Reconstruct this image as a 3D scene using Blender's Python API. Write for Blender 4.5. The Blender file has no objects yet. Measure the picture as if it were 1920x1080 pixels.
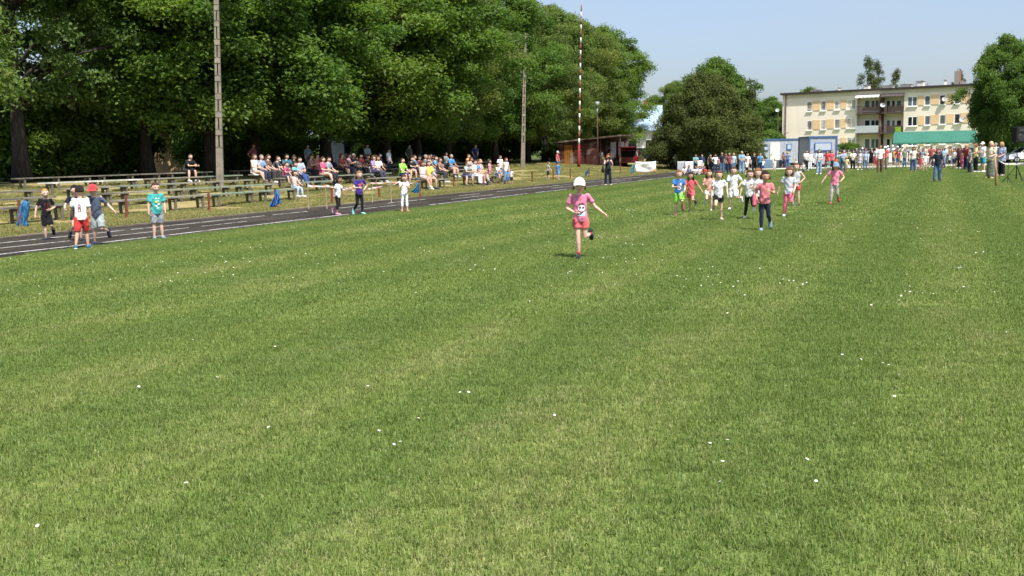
import bpy, bmesh, math, random
import numpy as np
from mathutils import Vector, Matrix
from mathutils.bvhtree import BVHTree

# ------------------------------------------------------------------ camera, light, exposure
F = 1900.0; CAMH = 1.7                         # focal length in photo pixels, eye height
PITCH = math.atan(252 / F); ROLL = math.radians(-1.0)
SUN_EL = 60.0; SUN_X, SUN_Y = 0.45, -0.89      # horizontal direction towards the sun
sc = bpy.context.scene
cam = bpy.data.cameras.new('camera'); cam.sensor_width = 36; cam.lens = 36 * F / 1920
cam.clip_start = 0.1; cam.clip_end = 5000
camo = bpy.data.objects.new('camera', cam); sc.collection.objects.link(camo)
camo.matrix_world = Matrix.Translation((0, 0, CAMH)) @ Matrix.Rotation(math.pi / 2 - PITCH, 4, 'X') @ Matrix.Rotation(ROLL, 4, 'Z')
sc.camera = camo
world = bpy.data.worlds.new('World'); sc.world = world; world.use_nodes = True
wn = world.node_tree.nodes; wl = world.node_tree.links
sky = wn.new('ShaderNodeTexSky'); sky.sky_type = 'NISHITA'; sky.sun_disc = False
sky.sun_elevation = math.radians(SUN_EL); sky.sun_rotation = math.atan2(SUN_X, SUN_Y)
sky.altitude = 150; sky.air_density = 0.9; sky.dust_density = 3.2; sky.ozone_density = 4.4
bg = wn['Background']; bg.inputs[1].default_value = 0.12
wtc = wn.new('ShaderNodeTexCoord'); wmp = wn.new('ShaderNodeMapping'); wmp.inputs['Scale'].default_value = (1.6, 1.6, 5.0); wl.new(wtc.outputs['Generated'], wmp.inputs[0])
wno = wn.new('ShaderNodeTexNoise'); wno.inputs['Scale'].default_value = 1.7; wno.inputs['Detail'].default_value = 5; wl.new(wmp.outputs[0], wno.inputs['Vector'])
wmr = wn.new('ShaderNodeMapRange'); wmr.inputs[1].default_value = .45; wmr.inputs[2].default_value = .75; wmr.inputs[3].default_value = .3; wmr.inputs[4].default_value = .55; wl.new(wno.outputs[0], wmr.inputs[0])
wmx = wn.new('ShaderNodeMix'); wmx.data_type = 'RGBA'; wl.new(wmr.outputs[0], wmx.inputs[0]); wl.new(sky.outputs[0], wmx.inputs[6]); wmx.inputs[7].default_value = (2.9, 3.0, 3.2, 1)   # a thin high veil of cloud
wl.new(wmx.outputs[2], bg.inputs[0])
sl = bpy.data.lights.new('sun', 'SUN'); sl.energy = 4.2; sl.angle = math.radians(0.55); sl.color = (1, 0.955, 0.88)
so = bpy.data.objects.new('sun', sl); sc.collection.objects.link(so)
ce = math.cos(math.radians(SUN_EL)); hn = math.hypot(SUN_X, SUN_Y)
so.rotation_euler = Vector((SUN_X / hn * ce, SUN_Y / hn * ce, math.sin(math.radians(SUN_EL)))).to_track_quat('Z', 'Y').to_euler()
so.location = (20, -30, 50)
sc.view_settings.view_transform = 'Standard'; sc.view_settings.look = 'None'
sc.view_settings.exposure = 0.9; sc.view_settings.gamma = 1.0; sc.view_settings.use_curve_mapping = False
sc.render.engine = 'CYCLES'

# ------------------------------------------------------------------ ground geometry helpers
A = math.atan2(18.38, 43.7)                    # heading of the running track, from +Y towards +X
U = np.array((math.sin(A), math.cos(A))); N = np.array((-math.cos(A), math.sin(A)))
def st(X, Y): return X * U[0] + Y * U[1], X * N[0] + Y * N[1]
def xy(s, t): return s * U[0] + t * N[0], s * U[1] + t * N[1]
BANK = 20.6
def ht(t): return 0.0 if t < BANK else min(.85, (t - BANK) * .066)
def hz(X, Y): return ht(st(X, Y)[1])
def ray(x, y):
    u = (x - 960) / F; v = (540 - y) / F; w = -1.0
    c, s = math.cos(ROLL), math.sin(ROLL); u, v = c * u - s * v, s * u + c * v
    th = math.pi / 2 - PITCH; c, s = math.cos(th), math.sin(th)
    return u, c * v - s * w, s * v + c * w
def hit(x, y, dz=0.0):
    d = ray(x, y); k = 2.0
    while k < 500:
        if CAMH + d[2] * k < hz(d[0] * k, d[1] * k) + dz:
            a, b = k - .5, k
            for _ in range(26):
                m = (a + b) / 2
                if CAMH + d[2] * m < hz(d[0] * m, d[1] * m) + dz: b = m
                else: a = m
            return d[0] * a, d[1] * a, hz(d[0] * a, d[1] * a)
        k += .5
    raise ValueError(('no ground', x, y))
def at_y(x, y, Y):
    d = ray(x, y); k = Y / d[1]
    return Vector((d[0] * k, Y, CAMH + d[2] * k))
def col_t(x, t, yguess=330):                   # ground point of row t in the photo's column x
    d = ray(x, yguess); k = t / (d[0] * N[0] + d[1] * N[1])
    return d[0] * k, d[1] * k, ht(t)

# ------------------------------------------------------------------ materials
def lin(h):
    if not isinstance(h, str): return tuple(h)
    h = h.lstrip('#'); r = [int(h[i:i + 2], 16) / 255 for i in (0, 2, 4)]
    return tuple(c / 12.92 if c <= .04045 else ((c + .055) / 1.055) ** 2.4 for c in r)
class NT:
    def __init__(s, m): s.t = m.node_tree; s.n = s.t.nodes; s.l = s.t.links
    def new(s, ty, **kw):
        n = s.n.new(ty)
        for k, v in kw.items():
            if k in ('operation', 'data_type', 'blend_type', 'attribute_name', 'noise_dimensions', 'vector_type', 'feature', 'wave_type', 'bands_direction', 'rotation_type', 'interpolation_type', 'noise_type'): setattr(n, k, v)
        return n
    def put(s, sock, v):
        if hasattr(v, 'is_output') or isinstance(v, bpy.types.NodeSocket): s.l.new(v, sock)
        elif isinstance(v, (tuple, list)) and len(v) == 3 and sock.type == 'RGBA': sock.default_value = (*v, 1)
        else: sock.default_value = v
    def math(s, op, a, b=0.0, c=None, clamp=False):
        n = s.n.new('ShaderNodeMath'); n.operation = op; n.use_clamp = clamp
        s.put(n.inputs[0], a); s.put(n.inputs[1], b)
        if c is not None: s.put(n.inputs[2], c)
        return n.outputs[0]
    def mix(s, f, a, b, bt='MIX'):
        n = s.n.new('ShaderNodeMix'); n.data_type = 'RGBA'; n.blend_type = bt
        s.put(n.inputs[0], f); s.put(n.inputs[6], a); s.put(n.inputs[7], b)
        return n.outputs[2]
    def ss(s, v, lo, hi, a=0.0, b=1.0):
        n = s.n.new('ShaderNodeMapRange'); n.interpolation_type = 'SMOOTHSTEP'
        s.put(n.inputs[0], v); n.inputs[1].default_value = lo; n.inputs[2].default_value = hi; n.inputs[3].default_value = a; n.inputs[4].default_value = b
        return n.outputs[0]
    def noise(s, vec, scale, detail=3, rough=.55, scl=None):
        if scl:
            m = s.n.new('ShaderNodeVectorMath'); m.operation = 'MULTIPLY'; s.put(m.inputs[0], vec); m.inputs[1].default_value = scl; vec = m.outputs[0]
        n = s.n.new('ShaderNodeTexNoise'); s.put(n.inputs['Vector'], vec); n.inputs['Scale'].default_value = scale
        n.inputs['Detail'].default_value = detail; n.inputs['Roughness'].default_value = rough
        return n.outputs[0]
    def bump(s, h, strength=.3, dist=.02):
        n = s.n.new('ShaderNodeBump'); s.put(n.inputs['Height'], h); n.inputs['Strength'].default_value = strength; n.inputs['Distance'].default_value = dist
        return n.outputs[0]
MATS = {}
def newmat(name, rough=.8, spec=.3):
    m = bpy.data.materials.new(name); m.use_nodes = True; t = NT(m)
    b = t.n['Principled BSDF']; b.inputs['Roughness'].default_value = rough; b.inputs['Specular IOR Level'].default_value = spec
    return m, t, b
def mat(col, kind='plain', **kw):
    """procedural material: kind decides grain, wear and gloss"""
    c = lin(col); key = (tuple(round(v, 4) for v in c), kind, tuple(sorted(kw.items())))
    if key in MATS: return MATS[key]
    m, t, b = newmat(kind + '_%d' % len(MATS))
    g = t.n.new('ShaderNodeTexCoord').outputs['Object']
    def vary(n, amt, tint=None):
        dark = tuple(v * (1 - amt) for v in c) if tint is None else tint
        return t.mix(n, dark, tuple(min(1, v * (1 + amt * .7)) for v in c))
    R = b.inputs['Roughness']
    if kind == 'cloth':
        g_ = .3 * c[0] + .5 * c[1] + .2 * c[2]; c = tuple((v * .84 + g_ * .16) * .92 for v in c)
        n = t.noise(g, 9, 3); w = t.noise(g, 160, 2)
        t.put(b.inputs['Base Color'], vary(t.ss(n, .3, .7), .12)); R.default_value = .9; b.inputs['Specular IOR Level'].default_value = .15
        t.put(b.inputs['Normal'], t.bump(t.math('ADD', t.noise(g, 11, 2, .5, (1, 1, .45)), t.math('MULTIPLY', w, .03)), .7, .05))
        b.inputs['Sheen Weight'].default_value = .15
    elif kind == 'skin':
        n = t.noise(g, 22, 3)
        t.put(b.inputs['Base Color'], vary(n, .1)); R.default_value = .52; b.inputs['Subsurface Weight'].default_value = .08
        b.inputs['Subsurface Radius'].default_value = (.02, .008, .004)
        t.put(b.inputs['Normal'], t.bump(t.noise(g, 90), .08, .01))
    elif kind == 'hair':
        n = t.noise(g, 30, 3, .6, (6, 6, .6))
        t.put(b.inputs['Base Color'], vary(t.ss(n, .3, .7), .45)); R.default_value = .55
        t.put(b.inputs['Normal'], t.bump(n, .7, .02))
    elif kind == 'wood':
        n = t.noise(g, 2.2, 5, .6, kw.get('grain', (.6, 6, 6))); n2 = t.noise(g, 1.1, 3)
        col2 = t.mix(t.ss(n, .35, .7), tuple(v * .55 for v in c), tuple(min(1, v * 1.3) for v in c))
        t.put(b.inputs['Base Color'], t.mix(t.ss(n2, .48, .7, 0, .55), col2, (.27, .25, .21)))
        R.default_value = .85; t.put(b.inputs['Normal'], t.bump(n, .5, .01))
    elif kind == 'concrete':
        n = t.noise(g, 3, 6, .65); n2 = t.noise(g, 45, 3)
        t.put(b.inputs['Base Color'], vary(t.ss(n, .3, .72), .3)); R.default_value = .92
        t.put(b.inputs['Normal'], t.bump(t.math('ADD', n, t.math('MULTIPLY', n2, .5)), .4, .015))
    elif kind == 'plaster':
        n = t.noise(g, .35, 5, .6); n2 = t.noise(g, 40, 2); n3 = t.noise(g, .9, 4, .6, (1.6, 1.6, .25))
        t.put(b.inputs['Base Color'], t.mix(t.ss(n3, .52, .8, 0, .35), vary(t.ss(n, .3, .7), .07), tuple(v * .72 for v in c))); R.default_value = .93
        t.put(b.inputs['Normal'], t.bump(n2, .25, .01))
    elif kind == 'metal':
        n = t.noise(g, 6, 4)
        t.put(b.inputs['Base Color'], vary(t.ss(n, .35, .65), .15)); R.default_value = .45; b.inputs['Metallic'].default_value = kw.get('metallic', .0)
        b.inputs['Specular IOR Level'].default_value = .5
    elif kind == 'rust':
        n = t.noise(g, 7, 5, .65)
        t.put(b.inputs['Base Color'], t.mix(t.ss(n, .42, .62), c, (.10, .045, .025))); R.default_value = .8
        t.put(b.inputs['Normal'], t.bump(n, .3, .008))
    elif kind == 'carpaint':
        n = t.noise(g, 2, 3)
        t.put(b.inputs['Base Color'], vary(n, .06)); R.default_value = .3; b.inputs['Coat Weight'].default_value = .8; b.inputs['Coat Roughness'].default_value = .06
    elif kind == 'glass':
        n = t.noise(g, .8, 2)
        t.put(b.inputs['Base Color'], vary(n, .3)); R.default_value = .09; b.inputs['Specular IOR Level'].default_value = .5
    elif kind == 'bark':
        n = t.noise(g, 3, 5, .65, (5, 5, .8))
        t.put(b.inputs['Base Color'], vary(t.ss(n, .3, .7), .5)); R.default_value = .95
        t.put(b.inputs['Normal'], t.bump(n, .9, .05))
    elif kind == 'sheet':                       # thin film: flags, tape, bags, awning cloth
        n = t.noise(g, 5, 3)
        t.put(b.inputs['Base Color'], vary(t.ss(n, .3, .7), .15)); R.default_value = .55
        t.put(b.inputs['Normal'], t.bump(n, .5, .05))
        tr = t.n.new('ShaderNodeBsdfTranslucent'); tr.inputs[0].default_value = (*c, 1)
        mx = t.n.new('ShaderNodeMixShader'); mx.inputs[0].default_value = .22
        o = t.n['Material Output']; t.l.new(b.outputs[0], mx.inputs[1]); t.l.new(tr.outputs[0], mx.inputs[2]); t.l.new(mx.outputs[0], o.inputs[0])
    elif kind == 'brick':
        bt = t.n.new('ShaderNodeTexBrick'); t.put(bt.inputs['Vector'], g); bt.inputs['Scale'].default_value = 4
        bt.inputs['Color1'].default_value = (*c, 1); bt.inputs['Color2'].default_value = (*[v * .7 for v in c], 1); bt.inputs['Mortar'].default_value = (.3, .27, .24, 1)
        t.put(b.inputs['Base Color'], bt.outputs[0]); R.default_value = .9
    else:
        n = t.noise(g, 8, 3)
        t.put(b.inputs['Base Color'], vary(n, .1)); R.default_value = kw.get('rough', .6)
    MATS[key] = m
    return m
def leafmat(name, dark, light, trans=.35, gloss=.55):
    m, t, b = newmat(name, gloss, .25)
    a = t.n.new('ShaderNodeAttribute'); a.attribute_name = 'tint'
    sp = t.n.new('ShaderNodeSeparateColor'); t.l.new(a.outputs[0], sp.inputs[0])
    oi = t.n.new('ShaderNodeObjectInfo')
    c = t.mix(sp.outputs[0], dark, light)
    c = t.mix(t.math('MULTIPLY', sp.outputs[1], .5), c, tuple((light[0] * 1.5, light[1] * 1.12, light[2] * .9)))
    c = t.mix(t.math('MULTIPLY', oi.outputs['Random'], .4), c, t.mix(1.0, c, (1.3, 1.05, .75), 'MULTIPLY'))
    t.put(b.inputs['Base Color'], c)
    tr = t.n.new('ShaderNodeBsdfTranslucent'); t.put(tr.inputs[0], t.mix(1.0, c, (1.25, 1.35, .55), 'MULTIPLY'))
    mx = t.n.new('ShaderNodeMixShader'); mx.inputs[0].default_value = trans
    o = t.n['Material Output']; t.l.new(b.outputs[0], mx.inputs[1]); t.l.new(tr.outputs[0], mx.inputs[2]); t.l.new(mx.outputs[0], o.inputs[0])
    return m

# ------------------------------------------------------------------ mesh builder
class MB:
    def __init__(s): s.v = []; s.f = []; s.m = []; s.mi = 0
    def add(s, vs, fs):
        o = len(s.v); s.v += [tuple(v) for v in vs]
        for f in fs: s.f.append(tuple(i + o for i in f)); s.m.append(s.mi)
        return s
    def box(s, lo, hi, M=None, bev=0):
        x0, y0, z0 = lo; x1, y1, z1 = hi
        vs = [Vector(p) for p in ((x0, y0, z0), (x1, y0, z0), (x1, y1, z0), (x0, y1, z0), (x0, y0, z1), (x1, y0, z1), (x1, y1, z1), (x0, y1, z1))]
        if M is not None: vs = [M @ v for v in vs]
        return s.add(vs, [(0, 3, 2, 1), (4, 5, 6, 7), (0, 1, 5, 4), (1, 2, 6, 5), (2, 3, 7, 6), (3, 0, 4, 7)])
    def bar(s, a, b, w, h=None, up=(0, 0, 1)):
        a = Vector(a); b = Vector(b); d = (b - a).normalized(); up = Vector(up)
        if abs(d.dot(up)) > .98: up = Vector((1, 0, 0))
        x = d.cross(up).normalized(); y = x.cross(d); h = h or w
        vs = [p + x * i * w / 2 + y * j * h / 2 for p in (a, b) for i, j in ((-1, -1), (1, -1), (1, 1), (-1, 1))]
        return s.add(vs, [(0, 1, 2, 3), (7, 6, 5, 4), (0, 4, 5, 1), (1, 5, 6, 2), (2, 6, 7, 3), (3, 7, 4, 0)])
    def loft(s, rings, seg=10, cap=True):
        """rings: (centre, axis_x, axis_y) with axes as scaled vectors"""
        vs = []; fs = []
        for c, ax, ay in rings:
            for k in range(seg):
                a = 2 * math.pi * k / seg; vs.append(Vector(c) + Vector(ax) * math.cos(a) + Vector(ay) * math.sin(a))
        n = len(rings)
        for i in range(n - 1):
            for k in range(seg):
                k2 = (k + 1) % seg; fs.append((i * seg + k, i * seg + k2, (i + 1) * seg + k2, (i + 1) * seg + k))
        if cap: fs.append(tuple(range(seg))[::-1]); fs.append(tuple((n - 1) * seg + k for k in range(seg)))
        return s.add(vs, fs)
    def tube(s, pts, rad, seg=8, flat=1.0, up=(0, 1, 0), cap=True):
        pts = [Vector(p) for p in pts]; rings = []; up = Vector(up)
        if not hasattr(rad, '__len__'): rad = [rad] * len(pts)
        for i, p in enumerate(pts):
            d = (pts[min(i + 1, len(pts) - 1)] - pts[max(i - 1, 0)]).normalized()
            x = d.cross(up)
            if x.length < .05: x = d.cross(Vector((.3, .2, 1)))
            x.normalize(); y = x.cross(d)
            rings.append((p, x * rad[i], y * rad[i] * flat))
        return s.loft(rings, seg, cap)
    def ball(s, c, r, seg=10, rin=7, M=None):
        r = (r, r, r) if not hasattr(r, '__len__') else r; vs = []; fs = []
        for i in range(rin + 1):
            th = math.pi * i / rin
            for k in range(seg):
                a = 2 * math.pi * k / seg; v = Vector((r[0] * math.sin(th) * math.cos(a), r[1] * math.sin(th) * math.sin(a), r[2] * math.cos(th)))
                if M is not None: v = M @ v
                vs.append(Vector(c) + v)
        for i in range(rin):
            for k in range(seg):
                k2 = (k + 1) % seg; fs.append((i * seg + k, (i + 1) * seg + k, (i + 1) * seg + k2, i * seg + k2))
        return s.add(vs, fs)
    def mesh(s, name, mats=(), smooth=False):
        me = bpy.data.meshes.new(name); me.from_pydata(s.v, [], s.f)
        for m in mats: me.materials.append(m)
        if s.m and max(s.m): me.polygons.foreach_set('material_index', s.m)
        if smooth: me.shade_smooth()
        me.update(); return me
    def obj(s, name, mats, parent=None, smooth=False):
        if not isinstance(mats, (list, tuple)): mats = [mats]
        return link(name, s.mesh(name, mats, smooth), parent)
def link(name, me, parent=None):
    o = bpy.data.objects.new(name, me); sc.collection.objects.link(o)
    if parent: o.parent = parent
    return o
def tag(o, label=None, cat=None, group=None, kind=None):
    if label: o['label'] = label
    if cat: o['category'] = cat
    if group: o['group'] = group
    if kind: o['kind'] = kind
    return o
def thing(name, label, cat, loc=(0, 0, 0), rotz=0.0, group=None):
    o = link(name, None); o.location = loc; o.rotation_euler = (0, 0, rotz); o.empty_display_size = .1
    return tag(o, label, cat, group)
def bevel(o, w=.01, seg=2):
    m = o.modifiers.new('bevel', 'BEVEL'); m.width = w; m.segments = seg; m.limit_method = 'ANGLE'; return o
rnd = random.Random(7)

# ------------------------------------------------------------------ ground, track, grass
def field_coords(t):
    g = t.n.new('ShaderNodeNewGeometry').outputs['Position']
    m = t.n.new('ShaderNodeMapping'); t.l.new(g, m.inputs[0]); m.inputs['Rotation'].default_value = (0, 0, A)
    sp = t.n.new('ShaderNodeSeparateXYZ'); t.l.new(m.outputs[0], sp.inputs[0])
    return m.outputs[0], sp.outputs[0], sp.outputs[1]           # vector, x (= -t), y (= s)
def turf_masks(t):
    v, x, y = field_coords(t)
    big = t.noise(v, .42, 4, .6, (1, .2, 1)); mid = t.noise(v, 1.7, 3, .6, (1, .34, 1)); fine = t.noise(v, 9, 3, .6)
    wob = t.math('MULTIPLY', t.noise(v, .25, 2), .6)
    stripe = t.math('SINE', t.math('MULTIPLY', t.math('ADD', x, wob), 2 * math.pi / 2.1))
    d = t.math('ADD', t.math('ADD', t.math('MULTIPLY', big, .34), t.math('MULTIPLY', mid, .40)), t.math('MULTIPLY', fine, .26))
    d = t.math('ADD', d, t.math('MULTIPLY', stripe, .03))
    spot = t.ss(t.noise(v, 1.1, 3, .5, (1, .6, 1)), .69, .79, 0, .5)
    dry = t.math('MAXIMUM', t.ss(d, .48, .78), spot)
    return v, x, y, dry, stripe, fine, mid
GREEN_D = (.084, .144, .027); GREEN_L = (.258, .322, .082); STRAW = (.54, .47, .27)
m_blade, t, b = newmat('grass_blade', .5, .25)
v, x, y, dry, stripe, fine, mid = turf_masks(t)
at = t.n.new('ShaderNodeAttribute'); at.attribute_name = 'tint'
sp = t.n.new('ShaderNodeSeparateColor'); t.l.new(at.outputs[0], sp.inputs[0])
c = t.mix(sp.outputs[0], GREEN_D, GREEN_L)
c = t.mix(t.ss(stripe, -.5, .5, .34, 0), c, (.078, .158, .034))
c = t.mix(t.math('MULTIPLY', mid, .3), c, (.15, .205, .050))
straw_f = t.math('ADD', t.math('MULTIPLY', dry, .33), t.math('MULTIPLY', sp.outputs[1], t.math('ADD', .3, t.math('MULTIPLY', dry, .8))), clamp=True)
c = t.mix(straw_f, c, STRAW)
t.put(b.inputs['Base Color'], c)
tr = t.n.new('ShaderNodeBsdfTranslucent'); t.put(tr.inputs[0], t.mix(1.0, c, (1.1, 1.2, .6), 'MULTIPLY'))
mx = t.n.new('ShaderNodeMixShader'); mx.inputs[0].default_value = .3
o = t.n['Material Output']; t.l.new(b.outputs[0], mx.inputs[1]); t.l.new(tr.outputs[0], mx.inputs[2]); t.l.new(mx.outputs[0], o.inputs[0])

m_ground, t, b = newmat('ground_turf', .95, .1)
v, x, y, dry, stripe, fine, mid = turf_masks(t)
c = t.mix(t.ss(fine, .3, .7), (.105, .155, .034), (.175, .225, .058))
c = t.mix(t.ss(stripe, -.7, .7, .3, 0), c, (.095, .145, .036))
c = t.mix(t.math('MULTIPLY', dry, .45), c, (.29, .255, .12))
# the bank beyond the track is drier, the soil under the trees bare
bn = t.noise(v, 1.1, 5, .65); bn2 = t.noise(v, 6, 4, .6)
bank = t.mix(t.ss(bn, .34, .66), (.33, .26, .12), (.21, .195, .07))
bank = t.mix(t.ss(bn2, .45, .75, 0, .6), bank, (.36, .285, .15))
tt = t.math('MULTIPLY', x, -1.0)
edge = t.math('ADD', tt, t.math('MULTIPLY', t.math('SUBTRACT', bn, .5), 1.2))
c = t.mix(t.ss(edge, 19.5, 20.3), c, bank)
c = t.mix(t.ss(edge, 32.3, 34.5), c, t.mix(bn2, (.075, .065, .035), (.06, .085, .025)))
c = t.mix(t.ss(edge, 60, 80), c, (.08, .11, .03))
t.put(b.inputs['Base Color'], c)
t.put(b.inputs['Normal'], t.bump(t.math('ADD', t.math('MULTIPLY', bn2, .8), t.noise(v, 40, 3)), .7, .05))
mb = MB()
ts = [-900, -120, -40, -10, 0, 10, 15, 19, 20.2, 20.6, 21, 22, 24, 26, 28, 30, 31, 32, 33, 33.5, 34, 36, 45, 60, 120, 900]
ss_ = [-60, -10, 0, 10, 20, 30, 40, 50, 60, 70, 80, 90, 100, 120, 150, 200, 300, 500, 2500]
for tv in ts:
    for sv in ss_: mb.v.append((-tv, sv, ht(tv)))
for i in range(len(ts) - 1):
    for j in range(len(ss_) - 1):
        k = len(ss_); mb.f.append((i * k + j, i * k + j + 1, (i + 1) * k + j + 1, (i + 1) * k + j)); mb.m.append(0)
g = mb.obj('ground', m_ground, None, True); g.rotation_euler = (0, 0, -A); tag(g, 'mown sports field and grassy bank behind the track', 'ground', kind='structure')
m = g.data; bm = bmesh.new(); bm.from_mesh(m); bmesh.ops.recalc_face_normals(bm, faces=bm.faces)
if bm.faces[:][0].normal.z < 0: bmesh.ops.reverse_faces(bm, faces=bm.faces)
bm.to_mesh(m); bm.free()

T_IN, T_OUT = 15.85, 20.0
m_track, t, b = newmat('track_cinder', 1.0, .0)
v, x, y = field_coords(t)
n = t.noise(v, .7, 5, .6, (1.6, .35, 1)); n2 = t.noise(v, 60, 3, .7); n3 = t.noise(v, 4, 4)
c = t.mix(t.ss(n, .3, .7), (.030, .027, .024), (.062, .055, .048)); c = t.mix(t.ss(n3, .55, .8, 0, .5), c, (.12, .105, .085))
tt = t.math('MULTIPLY', x, -1.0); ed = t.math('ADD', tt, t.math('MULTIPLY', t.math('SUBTRACT', n3, .5), .9))
c = t.mix(t.ss(ed, 19.3, 20.0), c, (.16, .135, .10))
t.put(b.inputs['Base Color'], c); t.put(b.inputs['Normal'], t.bump(n2, .5, .012))
mb = MB(); k = 0
sv = [-20 + 2 * i for i in range(0, 54)]
for i, s_ in enumerate(sv):
    w0 = .10 * math.sin(s_ * 1.7) * math.sin(s_ * .43); w1 = .14 * math.sin(s_ * 1.1 + 1) * math.cos(s_ * .37)
    mb.v += [(-(T_IN - .3 + w0), s_, .005), (-(T_OUT + w1), s_, .005)]
    if i: mb.f.append((2 * i - 2, 2 * i - 1, 2 * i + 1, 2 * i)[::-1]); mb.m.append(0)
tk = mb.obj('running_track', m_track); tk.rotation_euler = (0, 0, -A); tag(tk, 'dark cinder running track along the bank', 'track', kind='structure')
# the service road where the track turns behind the start
m_road, t, b = newmat('asphalt', .9, .2)
v, x, y = field_coords(t); n = t.noise(v, .5, 5, .6); n2 = t.noise(v, 50, 3)
t.put(b.inputs['Base Color'], t.mix(t.ss(n, .3, .7), (.075, .074, .072), (.12, .118, .112))); t.put(b.inputs['Normal'], t.bump(n2, .4, .01))
mb = MB(); pts = [(10.3, 82.5), (13, 79.5), (19, 84.5), (30, 87), (60, 92), (110, 96), (110, 104), (60, 101), (34, 100), (24, 104), (12, 100)]
mb.add([(px, py, .009) for px, py in pts], [tuple(range(len(pts)))])
tag(mb.obj('service_road', m_road), 'grey asphalt road behind the start crowd', 'road', kind='structure')
kb = MB()
kp = [(19, 84.3), (24, 85.6), (30, 86.8), (60, 91.8)]
for a, b_ in zip(kp, kp[1:]): kb.bar((*a, .06), (*b_, .06), .14, .12)
tag(kb.obj('kerb', mat('#c9c6bf', 'concrete')), 'pale concrete kerb where the turf ends', 'kerb', kind='structure')
# lane lines: worn chalk, broken where the photograph shows gaps
m_line, t, b = newmat('chalk_line', .95, .1)
v, x, y = field_coords(t); n = t.noise(v, 3.5, 5, .75, (1.5, .8, 1)); n2 = t.noise(v, 26, 3, .7)
wear = t.ss(t.math('ADD', t.math('MULTIPLY', n, .65), t.math('MULTIPLY', n2, .35)), .47, .60)
t.put(b.inputs['Base Color'], t.mix(wear, (.55, .55, .53), (.075, .073, .07)))
mb = MB()
def chalk(tv, w, segs):
    for s0, s1 in segs:
        q = max(1, int((s1 - s0) / 1.0)); o = len(mb.v)
        for i in range(q + 1):
            s_ = s0 + (s1 - s0) * i / q; j = tv + .02 * math.sin(s_ * 2.3); ww = w * (1 + .25 * math.sin(s_ * 3.1) * math.sin(s_ * 7))
            mb.v += [(-(j - ww / 2), s_, .009), (-(j + ww / 2), s_, .009)]
            if i: a = o + 2 * i; mb.f.append((a - 2, a, a + 1, a - 1)); mb.m.append(0)
chalk(16.05, .085, [(6, 26.2), (31, 40), (41, 45), (47, 68)])
chalk(17.2, .06, [(6, 13.5), (13.8, 20.2), (20.6, 22.5), (28, 31), (35, 39), (46, 50), (54, 60)])
chalk(18.3, .075, [(6, 19.2), (19.4, 24.8), (25.2, 27), (28.8, 30.5), (32, 35), (38, 40), (42, 52), (53, 66)])
ln = mb.obj('lane_lines', m_line); ln.rotation_euler = (0, 0, -A); tag(ln, 'worn white chalk lane lines on the track', 'lines', kind='structure')

# short mown grass: patches of real blades, scattered in front of the camera
def tint_attr(me, arr):
    a = me.attributes.new('tint', 'FLOAT_COLOR', 'POINT'); a.data.foreach_set('color', np.ascontiguousarray(arr, dtype=np.float32).ravel())
def grass_patch(name, seed, size, nb, w, hmin, hmax, straw):
    r = np.random.default_rng(seed); ncl = nb // 9
    cc = r.uniform(-size / 2, size / 2, (ncl, 2)); ci = r.integers(0, ncl, nb)
    p = cc[ci] + r.normal(0, size * .028, (nb, 2)); out = r.random(nb) < .4; p[out] = r.uniform(-size / 2, size / 2, (out.sum(), 2))
    h = r.uniform(hmin, hmax, nb) * ((.62 + .6 * r.random(ncl)) * np.where(r.random(ncl) < .07, 1.5, 1))[ci]; broad = r.random(ncl) < .035; h[broad[ci]] *= .7
    az = r.uniform(0, 2 * math.pi, nb); lean = np.abs(r.normal(.35, .35, nb)); flat = r.random(nb) < straw; lean[flat] = r.uniform(1.0, 1.45, flat.sum())
    d = np.stack([np.cos(az), np.sin(az)], 1); sd = np.stack([-d[:, 1], d[:, 0]], 1) * (w * r.uniform(.6, 1.3, nb) * np.where(broad[ci], 3.2, 1))[:, None]
    def pt(f, l): return np.concatenate([p + d * (np.sin(l) * h * f)[:, None], (np.cos(l) * h * f)[:, None]], 1)
    z0 = np.zeros((nb, 1)); b0 = np.concatenate([p, z0 - .004], 1); m1 = pt(.55, lean * .7); tp = pt(1.0, lean * 1.15)
    sd3 = np.concatenate([sd, z0], 1)
    V = np.stack([b0 - sd3, b0 + sd3, m1 + sd3 * .8, m1 - sd3 * .8, tp], 1).reshape(-1, 3)
    i = np.arange(nb)[:, None] * 5
    me = bpy.data.meshes.new(name)
    quad = i + np.array([0, 1, 2, 3]); tri = i + np.array([3, 2, 4])
    me.from_pydata(V.tolist(), [], quad.tolist() + tri.tolist()); me.materials.append(m_blade)
    tn = np.zeros((nb, 4)); tn[:, 0] = np.clip(r.random(nb) * .6 + (r.random(ncl) * .55)[ci] - .08, 0, 1); tn[:, 1] = (flat | (r.random(nb) < .05)) * r.uniform(.5, 1, nb); tn[:, 3] = 1
    tint_attr(me, np.repeat(tn, 5, 0)); me.shade_smooth()
    return bpy.data.objects.new(name, me)
gcol = bpy.data.collections.new('grass_tufts')
for i in range(4): gcol.objects.link(grass_patch('tuft_a%d' % i, 11 + i, .6, 4200, .0020, .018, .044, .2))
for i in range(3): gcol.objects.link(grass_patch('tuft_b%d' % i, 31 + i, 1.2, 7500, .0032, .018, .042, .18))
for i in range(3): gcol.objects.link(grass_patch('tuft_c%d' % i, 51 + i, 2.4, 8000, .007, .02, .042, .16))
pos = []; rot = []; idx = []; r = random.Random(3)
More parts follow.
